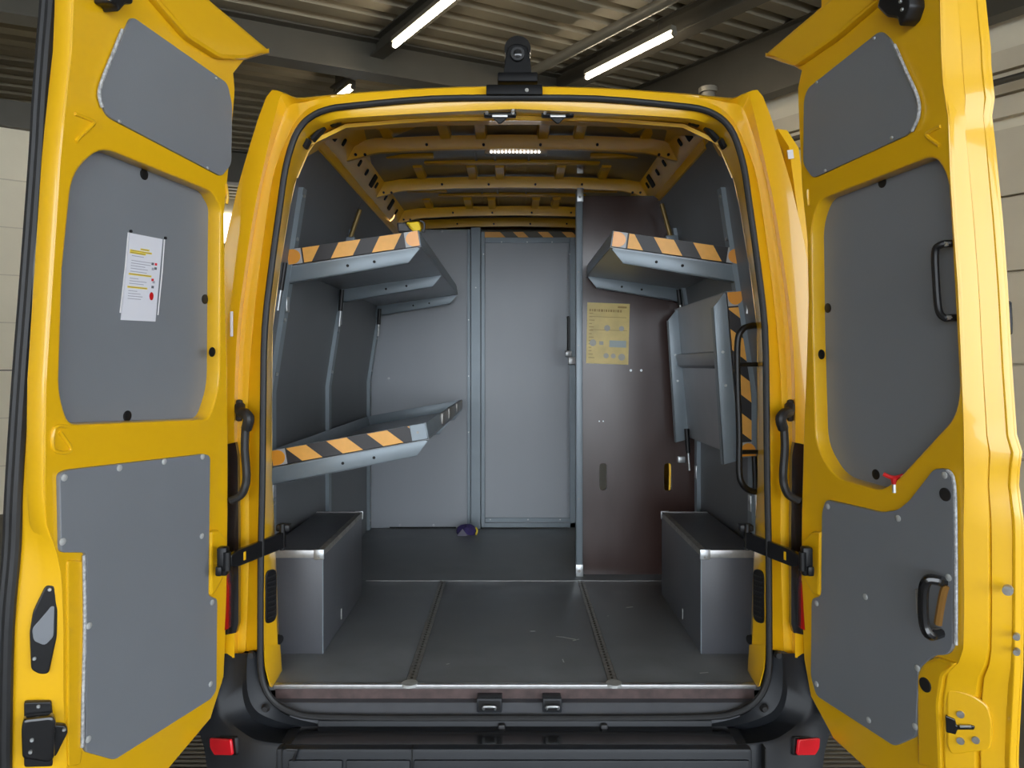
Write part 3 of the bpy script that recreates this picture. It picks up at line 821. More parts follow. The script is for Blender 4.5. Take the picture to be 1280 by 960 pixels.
def build_door(s, hx, D):
    fr = door_frame(s, hx)
    U = lambda pts, w=0.0: [fr.uv(x, y, w) for x, y in pts]
    # frames must be right-handed for the plates
    pf = fr if fr.u.cross(fr.v).dot(fr.n) > 0 else Frame(fr.o, -fr.u, fr.v, fr.n)
    flip = -1.0 if pf is not fr else 1.0
    W = lambda pts: [(p.x * flip, p.y) for p in pts]
    up_r = lambda l, r: round_poly(W(l), r)
    hinge, crease, rim = U(D['hinge']), U(D['crease']), U(D['rim'], D.get('rim_w', -0.075))
    top = U(D['top'])
    vt = 1.72; vb = -0.60
    cr = crease + [V((crease[-1].x, vb))]
    cr_top = V((crease[0].x, vt))
    out0 = top[::-1] + hinge + [V((hinge[-1].x + .10, vb)), ] + cr[::-1] + [cr_top]
    mid_uv = [fr.uv(x, y, 0.0 if (x < 100 or x > 1165) else -0.042) for x, y in D['mid']]
    hole = up_r(mid_uv, D['mid_r'])
    d = finish('rear_door', plate_mesh(pf, [W(out0), hole], -0.05, 0.0, 0.006), 'yellow_paint', van, angle=40)
    # stepped free edge
    rim = rim + [V((rim[-1].x, vb))]
    def resamp(l, v):
        for a, b in zip(l[:-1], l[1:]):
            if b.y <= v <= a.y: return a.x + (b.x - a.x) * (a.y - v) / max(1e-6, a.y - b.y)
        return l[0].x if v > l[0].y else l[-1].x
    vs = sorted(set([round(vt - k * (vt - vb) / 60, 4) for k in range(61)]), reverse=True)
    crs = [V((resamp(cr, v), v)) for v in vs]; rms = [V((resamp(rim, v), v)) for v in vs]
    bm = NB()
    rows_ = []
    for k, dw in D['steps']:
        rows_.append([fr.w(a.x + (b.x - a.x) * k, a.y, dw) for a, b in zip(crs, rms)])
    loft(bm, rows_)
    obj('door_edge', thicken(bm, 0.003), 'yellow_paint', d, angle=28)
    # hinge-side edge
    hs = [(fr.w(p.x - 0.002, p.y, -0.004), fr.w(p.x - 0.012, p.y, -0.045), fr.w(p.x - 0.010, p.y, -0.085)) for p in hinge]
    bm = NB(); loft(bm, [[h[i] for h in hs] for i in range(3)])
    obj('hinge_edge', thicken(bm, 0.003), 'yellow_paint', d, angle=40)
    # outer skin
    ro = [V((p.x + 0.002, p.y)) for p in rms]
    outs = [V((p.x - .004, p.y)) for p in top[::-1][-2:]] if False else []
    skin = [V((h.x - 0.006, h.y)) for h in hinge] + [V((hinge[-1].x + .10, vb))] + ro[::-1] + [V((hinge[0].x + .02, vt))]
    finish('outer_skin', plate_mesh(pf, [W(skin)], -0.105, -0.08, 0.004), 'yellow_paint', d, angle=40)
    # roof cap crease
    plate('roof_cap', pf, [up_r(U(D['cap']), 0.02)], -0.03, 0.022, 'yellow_paint', d, 0.012)
    # recess panel, upper and lower panels
    big = [V((p.x, p.y)) for p in mid_uv]
    c = sum(big, V((0, 0))) / len(big)
    finish('window_panel', plate_mesh(pf, [W([c + (p - c) * 1.06 for p in big])], -0.060, -0.042, 0.002), 'door_panel', d)
    # lip around the recess
    plate('upper_panel', pf, [up_r(U(D['upper']), 0.018)], -0.002, 0.007, 'door_panel', d, 0.002)
    lw = U(D['lower'])
    plate('lower_panel', pf, [up_r(lw, D.get('lower_r', 0.012))], -0.002, 0.011, 'door_panel', d, 0.002)
    for nm in ('edge_strip_a', 'edge_strip_b'):
        if nm in D:
            b_ = NB(); tube(b_, [fr.w(p.x, p.y, 0.008) for p in [V(q.to_2d()) for q in smooth_path([V((w.x, w.y, 0)) for w in U(D[nm], 0.008)], 4)]], 0.0042, 6)
            obj('panel_edging', b_, 'panel_edge', d)
    # embossed marks
    for e in D.get('emboss', []):
        b_ = NB(); tube(b_, smooth_path([fr.w(p.x, p.y, 0.001) for p in U(e)], 4), 0.0045, 8); obj('emboss', b_, 'yellow_paint', d)
    R = pf.rot()
    for x, y in D['screws']:
        p = fr.uv(x, y, 0.011); inst('screw', screw_me, fr.w(p.x, p.y, 0.0105), d, R)
    for x, y in D['bolts']:
        p = fr.uv(x, y, 0.007); inst('bolt', bolt_me, fr.w(p.x, p.y, 0.0065), d, R)
    for x, y, w in D['plugs']:
        p = fr.uv(x, y, w); inst('plug', plug_me, fr.w(p.x, p.y, w - .0005), d, R)
    for nm, pts, w0, w1, bv, r in D.get('bulges', []):
        plate(nm, pf, [up_r(U(pts, (w0 + w1) / 2), r)], w0, w1, 'yellow_paint', d, bv)
    return d, fr, pf, U, W, flip

LD = dict(
    hinge=[(291,90),(293,112),(289,160),(285,210),(279,270),(281,377),(283,453),(284,560),(284,640),(283,724),(281,800),(279,846),(263,897),(211,959)],
    top=[(291,90),(305,73),(333,65),(255,0),(180,-62)],
    cap=[(178,-8),(228,49),(268,74),(300,75),(333,65),(255,0),(215,-33)],
    crease=[(93,-40),(92,10),(90,62),(85,108),(80,156),(76,198),(67,335),(58,477),(57,548),(57,619),(60,656),(71,686),(77,720),(79,787),(79,862),(80,905),(84,958)],
    rim=[(74,-20),(73,0),(67,62),(63,130),(60,198),(48,335),(37,477),(28,619),(28,675),(19,787),(17,937)],
    steps=[(0, 0.0), (0.10, -0.004), (0.42, -0.030), (0.50, -0.040), (0.92, -0.068), (1.0, -0.078), (1.02, -0.09)],
    mid=[(107,180),(250,237),(262,258),(261,340),(260,484),(246,525),(84,534),(71,492),(76,335),(88,215)],
    mid_r=[.05,.02,.02,0,.08,.03,.03,.06,0,.05],
    upper=[(162,20),(282,104),(288,130),(287,205),(275,221),(132,146),(121,122),(128,96)],
    lower=[(70,592),(80,587),(253,567),(259,570),(258,664),(257,744),(268,748),(267,862),(260,873),(139,949),(103,939),(104,690),(72,690)],
    edge_strip_a=[(153,37),(140,70),(128,100),(124,118),(128,134)], edge_strip_b=[(105,694),(106,780),(104,870),(103,934)],
    emboss=[[(93,142),(115,151),(114,157),(102,168),(94,177)],[(83,533),(68,535),(66,560),(80,566),(88,560),(74,540)],[(282,230),(284,245),(283,255)]],
    screws=[(80,597),(149,585),(205,577),(253,571),(78,677),(252,670),(111,782),(265,753),(263,855),(110,924)],
    bolts=[(270,98),(149,152),(259,210)],
    plugs=[(180,218,-.042),(256,374,-.042),(159,520,-.042),(265,440,0)],
    bulges=[('check_boss', [(258,664),(268,662),(277,672),(278,690),(277,715),(262,742),(257,744)], -.02, .018, .008, .006),
            ('lock_boss', [(79,700),(103,700),(104,900),(96,955),(80,958)], -.02, .004, .004, .01)])
RD = dict(
    hinge=[(998,110),(999,140),(1003,233),(1010,300),(1011,380),(1009,450),(1006,528),(1004,600),(1003,637),(1002,740),(1006,825),(1014,870),(1042,922),(1090,966)],
    top=[(998,110),(1003,87),(985,76),(960,70),(1043,0),(1110,-56)],
    cap=[(1118,-8),(1050,50),(1000,84),(980,78),(960,70),(1043,0),(1085,-35)],
    crease=[(1173,-40),(1174,0),(1175,37),(1176,75),(1179,116),(1184,140),(1187,220),(1191,280),(1197,362),(1201,456),(1204,528),(1205,599),(1204,664),(1205,758),(1204,809),(1199,826),(1185,841),(1180,877),(1182,960)],
    rim=[(1226,-40),(1229,0),(1236,66),(1236,82),(1242,138),(1237,145),(1241,178),(1251,280),(1257,362),(1262,456),(1269,556),(1275,563),(1270,600),(1277,654),(1277,758),(1276,832),(1270,946)],
    rim_w=-.10, steps=[(0, 0.0), (0.05, -.004), (0.42, -.040), (0.44, -.056), (0.49, -.060), (0.55, -.052), (0.86, -.082), (0.92, -.094), (1.0, -.100), (1.0, -.104)],
    mid=[(1040,247),(1170,190),(1187,220),(1191,280),(1202,492),(1195,524),(1138,602),(1117,614),(1058,597),(1034,556),(1030,422),(1028,280)],
    mid_r=[.03,.05,.03,0,.05,.05,.05,.03,.05,.05,0,.05],
    upper=[(1007,124),(1012,110),(1103,38),(1116,50),(1149,124),(1149,150),(1138,168),(1018,223),(1006,205)],
    lower=[(1031,640),(1036,624),(1105,640),(1126,637),(1140,626),(1172,585),(1190,586),(1196,612),(1195,808),(1188,818),(1172,818),(1152,836),(1149,920),(1122,932),(1024,869),(1017,845),(1018,748),(1030,744)],
    lower_r=.016,
    edge_strip_a=[(1118,56),(1133,90),(1147,122),(1148,145),(1140,164)], edge_strip_b=[(1184,588),(1193,606),(1195,700),(1195,806)],
    emboss=[[(1176,158),(1160,166),(1160,171),(1170,178),(1175,182)],[(1010,237),(1010,246),(1011,257)]],
    screws=[(1035,633),(1123,648),(1181,594),(1186,722),(1082,746),(1021,754),(1147,835),(1021,855),(1086,900),(1144,908)],
    bolts=[(1093,48),(1021,103),(1115,172),(1032,213)],
    plugs=[(1103,228,-.042),(1035,385,-.042),(1095,593,-.042),(1027,443,0)],
    bulges=[('check_boss', [(1031,664),(1020,664),(1008,676),(1006,690),(1007,715),(1022,742),(1030,744)], -.02, .018, .008, .006),
            ('lock_boss', [(1151,842),(1160,826),(1176,820),(1200,828),(1184,845),(1179,880),(1182,962),(1152,955)], -.02, .010, .008, .01)])

ld, lf, lpf, LU_, LW, lflip = build_door(-1, 285, LD)
tag(ld, 'left rear door swung open, with paper notice panel')
rd, rf, rpf, RU_, RW, rflip = build_door(1, 1002, RD)
tag(rd, 'right rear door swung open, with black grab handle')

# rubber seal down the free edge of the left door
pts = [(65,-30),(65,0),(60,62),(55,130),(51,198),(41,335),(30,477),(21,619),(18,690),(10,787),(7,937),(8,1010)]
bm = NB(); tube(bm, smooth_path([lf.w(*lf.uv(x, y, -.082), -.082) for x, y in pts], 4), 0.0135, 10)
tube(bm, smooth_path([lf.w(lf.uv(x, y, -.082).x + .004, lf.uv(x, y, -.082).y, -.098) for x, y in pts], 4), 0.011, 8)
obj('edge_seal', bm, 'rubber', ld)

# frame on the stepped free edge of a door, to carry lock parts
def edge_frame(fr, x, y, x2, y2, wa=-0.003, wb=-0.07):
    pa, pb = fr.w(*fr.uv(x, y, wa), wa), fr.w(*fr.uv(x2, y2, wb), wb)
    u = (pb - pa).normalized(); v = fr.v; n = u.cross(v).normalized(); v = n.cross(u)
    if n.y > 0: n = -n; 
    e = Frame((pa + pb) / 2, u, v, n)
    if e.u.cross(e.v).dot(e.n) < 0: e = Frame(e.o, -e.u, e.v, e.n)
    return e
ef = edge_frame(lf, 79, 790, 19, 790)
def EP(e, pts, w=0.0): return [e.uv(x, y, w) for x, y in pts]
lp = EP(ef, [(57,731),(69,731),(70,752),(72,760),(71,795),(61,841),(50,842),(39,836),(37,790),(41,765)], 0.006)
h = plate('pull_recess', ef, [round_poly(lp, 0.008)], -0.004, 0.013, 'black_plastic', ld, 0.003)
lp = EP(ef, [(64,757),(68,757),(67,795),(56,806),(42,800),(40,785),(55,768)], 0.009)
plate('pull_hollow', ef, [round_poly(lp, 0.008)], 0.006, 0.0145, 'door_panel', ld, 0.001)
for x, y in ((62,736),(43,822)):
    p = ef.uv(x, y, .008); inst('bolt', bolt_me, ef.w(p.x, p.y, .0135), ld, ef.rot())
lp = EP(ef, [(30,878),(64,877),(66,893),(66,958),(30,959)], 0.01)
lk = plate('lock_plate', ef, [round_poly(lp, 0.006)], -0.004, 0.012, 'black_plastic', ld, 0.003)
lp = EP(ef, [(27,908),(30,897),(66,893),(70,900),(68,946),(60,951),(28,946)], 0.03)
plate('lock_body', ef, [round_poly(lp, 0.008)], 0.010, 0.042, 'black_gloss', ld, 0.006)
lp = EP(ef, [(66,905),(82,906),(85,914),(70,944),(66,944)], 0.012)
plate('lock_wing', ef, [round_poly(lp, 0.006)], 0.0, 0.018, 'black_plastic', ld, 0.003)
for x, y, w in ((48,883,.012),(80,912,.018),(40,925,.042),(38,940,.042)):
    p = ef.uv(x, y, w); inst('bolt', bolt_me, ef.w(p.x, p.y, w), ld, ef.rot())
# upper locks on both doors
for (fr, pf, dr, fl, pts, bp) in ((lf, lpf, ld, lflip, [(125,-20),(158,-18),(156,6),(147,6),(138,16),(136,9),(126,4)], [(135,-2),(148,-4)]),
                                  (rf, rpf, rd, rflip, [(1112,-14),(1146,-18),(1148,8),(1142,26),(1134,34),(1132,24),(1118,22),(1106,10)], [(1126,2),(1128,12)])):
    lp = [(fr.uv(x, y, .02).x * fl, fr.uv(x, y, .02).y) for x, y in pts]
    plate('upper_lock', pf, [round_poly(lp, .006)], -.002, .045, 'black_plastic', dr, .006)
    for x, y in bp:
        p = fr.uv(x, y, .045); inst('bolt', bolt_me, fr.w(p.x, p.y, .045), dr, pf.rot())

# right door: grab handle in the window recess, pull handle, red key, latch, plugs
def RPt(x, y, w): return rf.w(*rf.uv(x, y, w), w)
bm = NB(); tube(bm, smooth_path([RPt(1203, 304, -.040), RPt(1190, 304, -.012), RPt(1176, 306, .006), RPt(1169, 315, .010), RPt(1170, 350, .010), RPt(1173, 386, .010), RPt(1180, 397, .006), RPt(1190, 397, -.012), RPt(1205, 397, -.040)], 5), 0.0085, 10)
tag(obj('grab_handle', bm, 'black_plastic', rd), 'black tubular grab handle')
for x, y in ((1186, 305), (1188, 397)):
    b_ = NB(); c = RPt(x, y, -.006); cyl(b_, c, c + rf.n * .012, .006, n=8); obj('bolt', b_, 'zinc', rd)
bm = NB()
tube(bm, smooth_path([RPt(1181, 728, .008), RPt(1170, 725, .040), RPt(1160, 725, .055), RPt(1155, 735, .060), RPt(1154, 760, .060), RPt(1156, 782, .058), RPt(1163, 794, .050), RPt(1176, 791, .012)], 4), 0.0125, 10)
ph = tag(obj('pull_handle', bm, 'black_gloss', rd), 'black pull handle with a brown grip pad')
bm = NB(); tube(bm, smooth_path([RPt(1184, 731, .010), RPt(1180, 740, .012), RPt(1176, 760, .012), RPt(1173, 780, .012)], 3), 0.010, 8); obj('grip_pad', bm, 'wood_grip', ph)
bm = NB(); c = RPt(1149, 752, .012); tube(bm, [c + rf.v * .03, c, c - rf.v * .03], .008, 8); obj('handle_plate', bm, 'rail_metal', ph)
bm = NB(); c = RPt(1176, 789, .012); cyl(bm, c, c + rf.n * .02, .009); obj('ferrule', bm, 'zinc', ph)
for x, y, r in ((1182, 618, .016), (1157, 856, .018)):
    b_ = NB(); c = RPt(x, y, .011); cyl(b_, c, c + rf.n * .003, r, n=20); obj('rubber_plug', b_, 'rubber', rd)
er = edge_frame(rf, 1182, 890, 1272, 890, wb=-.095)
lp = EP(er, [(1184,858),(1215,866),(1236,880),(1241,900),(1240,935),(1190,942),(1184,930)], .0)
plate('lock_cover', er, [round_poly(lp, .015)], -.004, .010, 'yellow_paint', rd, .004)
lp = EP(er, [(1182,893),(1194,898),(1196,906),(1213,905),(1219,907),(1218,911),(1197,911),(1195,917),(1183,914)], .008)
plate('latch', er, [round_poly(lp, .003)], .004, .015, 'black_gloss', rd, .002)
t = NB(); c = er.w(*er.uv(1207, 908, .016), .016); tube(t, [c - er.u * .012, c + er.u * .012], .0035, 8); obj('latch_bolt', t, 'zinc', rd)
for x, y in ((1201,892),(1201,925),(1220,924)):
    p = er.uv(x, y, .007); b_ = NB(); cyl(b_, er.w(p.x, p.y, .005), er.w(p.x, p.y, .015), .0085); obj('lock_screw', b_, 'rail_metal', rd)
for x, y, w in ((1260,737,-.052),(1271,795,-.070),(1271,814,-.070)):
    c = RPt(x, y, w); b_ = NB(); cyl(b_, c - er.n * .004, c + er.n * .012, .011 if y < 780 else .007); obj('edge_plug', b_, 'rail_metal', rd)
# outer door handle standing off the right door's outer skin
bm = NB()
c1, c2 = P(1252, 377, 1.82), P(1254, 418, 1.82)
tube(bm, smooth_path([c1 + V((-.02, .02, 0)), c1 + V((.012, .0, -.002)), c1 + V((.018, 0, -.012)), c2 + V((.016, 0, .012)), c2 + V((.010, 0, .002)), c2 + V((-.02, .02, 0))], 4), 0.0055, 8)
oh = obj('outer_handle', bm, 'black_plastic', rd)

t = NB(); box(t, P(289.5, 405, 2.375), (.009, .006, .078), None, .002); obj('white_patch', t, 'plain_white', ld)  # plain white strip along the hinge edge
# red key in the right window recess
kp = RPt(1118, 612, .0)
rk = thing('red_key', 'small red wing key standing on the right door window ledge', 'key', kp)
bm = NB(); tube(bm, [kp + V((0, 0, -.008)), kp + V((0, 0, .018))], .006, 8); obj('shank', bm, 'zinc', rk)
bm = NB(); tube(bm, [kp + V((0, 0, .014)), kp + V((0, 0, .030))], [.007, .010], 8); tube(bm, smooth_path([kp + V((-.026, .006, .040)), kp + V((-.012, .0, .033)), kp + V((0, 0, .031)), kp + V((.012, 0, .033)), kp + V((.022, -.004, .038))], 3), .0055, 8)
obj('wing', bm, 'red_plastic', rk)

# paper notice on the left door
np_ = [lf.uv(x, y, -.038) for x, y in ((163,291),(204,299),(195,402),(152,400))]
def nq(a, b): # a across 0..1, b down 0..1
    return np_[0].lerp(np_[1], a).lerp(np_[3].lerp(np_[2], a), b)
no = thing('paper_notice', 'white printed notice with yellow bars in a clear sleeve on the left door', 'notice', lf.w(*nq(.5, 1), -.041))
def nplate(name, a0, b0, a1, b1, w0, w1, m):
    lp = [nq(a0, b0), nq(a1, b0), nq(a1, b1), nq(a0, b1)]
    return plate(name, lpf, [[(p.x * lflip, p.y) for p in lp]], w0, w1, m, no, .0002)
nplate('sheet', 0, 0, 1, 1, -.0415, -.0395, 'paper')
for a0, a1, b in ((.35, .62, .155), (.05, .70, .185), (.05, .52, .208), (.08, .75, .455), (.08, .66, .605)):
    nplate('highlight', a0, b, a1, b + .022, -.0396, -.0390, 'paper_yellow')
    nplate('text_line', a0 + .02, b + .007, a1 - .03, b + .014, -.0391, -.0388, 'poster_print')
for b, l in ((.25, .35), (.305, .6), (.335, .58), (.365, .42), (.395, .5), (.43, .48), (.51, .25), (.54, .5), (.57, .42), (.655, .25), (.685, .35), (.715, .42), (.745, .38)):
    nplate('text_line', .12, b, .12 + l, b + .008, -.0396, -.0390, 'paper_print')
for a0, b0, m in ((.72, .30, 'paper_dark'), (.82, .30, 'reflector_red'), (.82, .35, 'paper_dark'), (.74, .36, 'paper_print'), (.76, .49, 'red_plastic'), (.80, .515, 'paper_print'), (.78, .575, 'paper_dark')):
    nplate('pictogram', a0, b0, a0 + .07, b0 + .03, -.0396, -.0389, m)
p = nq(.80, .70); fr_ = Frame(lpf.w(p.x * lflip, p.y, -.039), lpf.u, lpf.v, lpf.n)
plate('stop_sign', fr_, [[(.0075 * math.cos(k * math.pi / 8), .011 * math.sin(k * math.pi / 8)) for k in range(16)]], 0, .0006, 'red_plastic', no, .0001)
for a in (-.04, 1.06):
    b_ = NB(); tube(b_, [lf.w(*nq(a, .0), -.040), lf.w(*nq(a, .4), -.0385), lf.w(*nq(a, .92), -.040)], .0018, 6); obj('sleeve_edge', b_, 'plain_white', no)
for a in (.02, 1.08):
    b_ = NB(); c = lf.w(*nq(a, -.02), -.041); cyl(b_, c, c + lf.n * .004, .004, n=8); obj('pin', b_, 'black_plastic', no)

# =================================================================== THE FIT-OUT
# ---- bulkhead across the load bay, with its hinged door
YB = 4.876
def BP(x, y, Y=YB): p = P(x, y, Y); return (p.x, p.z)
FB = Frame((0, YB, 0), (1, 0, 0), (0, 0, 1), (0, -1, 0))
bh = thing('bulkhead', 'grey laminate bulkhead closing the front of the load bay', 'partition', (-.55, YB, FZ))
def rect(x0, y0, x1, y1, Y=YB):
    a, b = BP(x0, y0, Y), BP(x1, y1, Y)
    return [(a[0], b[1]), (b[0], b[1]), (b[0], a[1]), (a[0], a[1])]
plate('panel', FB, [rect(464, 287, 590, 660)], -.02, 0.0, 'bulkhead_laminate', bh, .001)
plate('edge_profile', FB, [rect(584, 287, 588, 659)], 0.0, .012, 'steel_paint', bh, .002)
plate('post', FB, [rect(588.5, 285, 601, 661)], -.03, .022, 'steel_paint', bh, .004)
plate('post_edge', FB, [rect(601.5, 290, 606, 659)], -.02, .012, 'steel_paint', bh, .002)
plate('floor_gap', FB, [rect(487, 658.5, 570, 661)], -.01, .0015, 'dark_void', bh, .0005)
for x, y in ((553,289),(486,473),(500,656.5),(542,656.5),(595,360),(586,400),(586,470),(586,540)):
    p = BP(x, y); b_ = NB(); cyl(b_, (p[0], YB - .001 - (.02 if 588 < x < 601 else .012 if x > 583 else 0), p[1]), (p[0], YB - .005 - (.022 if 588 < x < 601 else .012 if x > 583 else 0), p[1]), .0075 if x < 560 else .004, n=10); obj('screw', b_, 'zinc', bh)
bd = thing('bulkhead_door', 'grey hinged door in the bulkhead, beside the brown panel', 'door', (.1, YB, FZ + .02))
plate('leaf', FB, [rect(602, 302, 719, 655)], -.028, -.004, 'bulkhead_laminate', bd, .001)
for r_ in ((602, 297, 606.5, 659), (712, 297, 719, 659), (606.5, 297, 712, 304), (606.5, 647, 712, 652), (604, 653, 719, 659)):
    plate('leaf_frame', FB, [rect(*r_)], -.004, .010, 'steel_paint', bd, .002)
for x, y in ((604.5, 318), (712, 318), (627, 303), (659, 303), (690, 303), (613, 649), (660, 649), (700, 649)):
    p = BP(x, y); b_ = NB(); cyl(b_, (p[0], YB - .010, p[1]), (p[0], YB - .014, p[1]), .0045, n=8); obj('screw', b_, 'zinc', bd)
b_ = NB(); a, b2_ = BP(709.5, 397), BP(709.5, 437); tube(b_, smooth_path([(a[0], YB - .005, a[1]), (a[0], YB - .05, a[1]), (a[0], YB - .055, a[1] - .02), (a[0], YB - .055, b2_[1] + .02), (a[0], YB - .05, b2_[1]), (a[0], YB - .005, b2_[1])], 4), .008, 8)
obj('handle', b_, 'black_plastic', bd)
b_ = NB(); a = BP(710, 442); box(b_, (a[0], YB - .03, a[1]), (.04, .05, .035), None, .006); a = BP(714.5, 451); box(b_, (a[0], YB - .035, a[1]), (.05, .05, .05), None, .006); obj('latch', b_, 'aluminium', bd)
# hazard plate above the bulkhead door
hz = thing('hazard_sign', 'orange and black hazard strip above the bulkhead door', 'hazard strip', (.1, YB, P(0, 297, YB).z))
plate('backing', FB, [rect(604, 289.5, 718, 297.5)], -.01, .004, 'steel_beam', hz, .001)
for x in (606, 619, 648, 679, 709):
    lp = [BP(x, 297), BP(x + 13, 297), BP(x + 6, 290), BP(x - 7 if x > 606 else x, 290)]
    plate('stripe', FB, [lp], .004, .0055, 'tape_orange', hz, .0003)

# ---- brown cross panel on the right with its steel post
YP = 3.789
FP_ = Frame((0, YP, 0), (1, 0, 0), (0, 0, 1), (0, -1, 0))
cp = thing('cross_panel', 'dark brown film-faced plywood cross panel with two hand slots', 'partition', (.6, YP, FZ))
outer = rect(727, 244, 866, 718, YP)
def slot(x, y0, y1, w):
    a, b = BP(x, y0, YP), BP(x, y1, YP); h_ = w * YP / F / 2
    return round_poly([(a[0] - h_, b[1]), (a[0] + h_, b[1]), (a[0] + h_, a[1]), (a[0] - h_, a[1])], h_, 6)
# outline follows the leaning side wall
xw = .911
op = [(BP(727, 718, YP)[0], FZ + .002), (xw - .004, FZ + .002), (xw - .004, FZ + .93), (lin_x(1.39) - .004, FZ + 1.39), (lin_x(1.69) - .004, FZ + 1.69), (.735, FZ + 1.84), (.70, FZ + 1.868), (BP(727, 244, YP)[0], FZ + 1.868)]
me = plate_mesh(FP_, [op, slot(754, 579, 613, 9.5), slot(835, 579, 614, 10)], -.018, 0.0, .0008)
finish('plywood', me, 'brown_film', cp, angle=40)
for x, y in ((788.5, 463), (801.5, 463), (749, 526.5), (754, 526.5)):
    p = BP(x, y, YP); b_ = NB(); cyl(b_, (p[0], YP + .001, p[1]), (p[0], YP - .004, p[1]), .006 if y < 500 else .003, n=10); obj('screw', b_, 'zinc', cp)
ps = thing('steel_post', 'light grey steel post at the free edge of the brown panel', 'post', (P(723.5, 718, YP).x, YP, FZ))
a, b = BP(719.6, 0, YP)[0], BP(727.6, 0, YP)[0]
b_ = NB(); boxmm(b_, (a, YP - .034, FZ), (b, YP + .02, P(0, 240, YP).z), .003); obj('profile', b_, 'steel_paint', ps)
for y0, y1 in ((200, 219), (237, 254)):
    b_ = NB(); boxmm(b_, (BP(720.5, 0, YP)[0], YP - .040, P(0, y1, YP).z), (BP(728.5, 0, YP)[0], YP - .030, P(0, y0, YP).z), .002); obj('bracket', b_, 'zinc', ps)
    b_ = NB(); c = V((BP(724, 0, YP)[0], YP - .040, P(0, (y0 + y1) / 2 + 3, YP).z)); cyl(b_, c, c + V((0, -.004, 0)), .006, n=8); obj('bolt', b_, 'rail_metal', ps)
b_ = NB(); boxmm(b_, (BP(719, 0, YP)[0], YP - .042, FZ + .001), (BP(728, 0, YP)[0], YP - .034, P(0, 703, YP).z), .002); obj('foot_bracket', b_, 'zinc', ps)
b_ = NB(); c = V((BP(723, 0, YP)[0], YP - .042, P(0, 711, YP).z)); cyl(b_, c, c + V((0, -.004, 0)), .007, n=8); obj('bolt', b_, 'rail_metal', ps)
for y in (341, 432, 622):
    b_ = NB(); c = V((BP(722.5, 0, YP)[0], YP - .034, P(0, y, YP).z)); cyl(b_, c, c + V((0, -.003, 0)), .0035, n=8); obj('bolt', b_, 'rail_metal', ps)

# ---- yellow poster on the brown panel
po = thing('wall_poster', 'yellow printed instruction poster on the brown panel', 'poster', (P(760, 456, YP).x, YP - .001, P(760, 456, YP).z))
pc = [BP(x, y, YP) for x, y in ((734.2, 378), (787.2, 380), (785.2, 456), (732.6, 454))]
pc = [V(p) for p in pc]
def pq(a, b): return pc[0].lerp(pc[1], a).lerp(pc[3].lerp(pc[2], a), b)
def pplate(name, a0, b0, a1, b1, m, w0=.0018, w1=.0024):
    lp = [pq(a0, b0), pq(a1, b0), pq(a1, b1), pq(a0, b1)]
    return plate(name, FP_, [[(p.x, p.y) for p in lp]], w0, w1, m, po, .0001)
pplate('sheet', 0, 0, 1, 1, 'poster_yellow', .0002, .0020)
x = .05
for k, l in enumerate((.05, .04, .06, .03, .05, .07, .03, .05, .04, .06, .05, .03, .06, .05)):
    pplate('title_block', x, .105, x + l - .012, .145, 'poster_print'); x += l + .008
for k in range(14):
    pplate('text_line', .05, .17 + k * .056, .05 + random.uniform(.06, .16), .182 + k * .056, 'poster_print')
for a0, a1, b in ((.08, .93, .225), (.08, .95, .44)):
    pplate('rule', a0, b, a1, b + .008, 'poster_print')
pplate('header_text', .72, .045, .93, .075, 'poster_print')
def pdisc(a, b, r, m):
    p = pq(a, b); pr = [(p.x + r * math.cos(k * math.pi / 7), p.y + r * math.sin(k * math.pi / 7)) for k in range(14)]
    plate('pictogram', FP_, [pr], .0018, .0026, m, po, .0001)
for a, b, r in ((.48, .41, .015), (.82, .41, .013), (.15, .66, .017), (.47, .865, .013), (.64, .865, .012), (.84, .88, .017)): pdisc(a, b, r, 'poster_grey')
pplate('pictogram', .30, .63, .40, .69, 'poster_grey'); pplate('info_box', .54, .61, .94, .72, 'poster_blue')

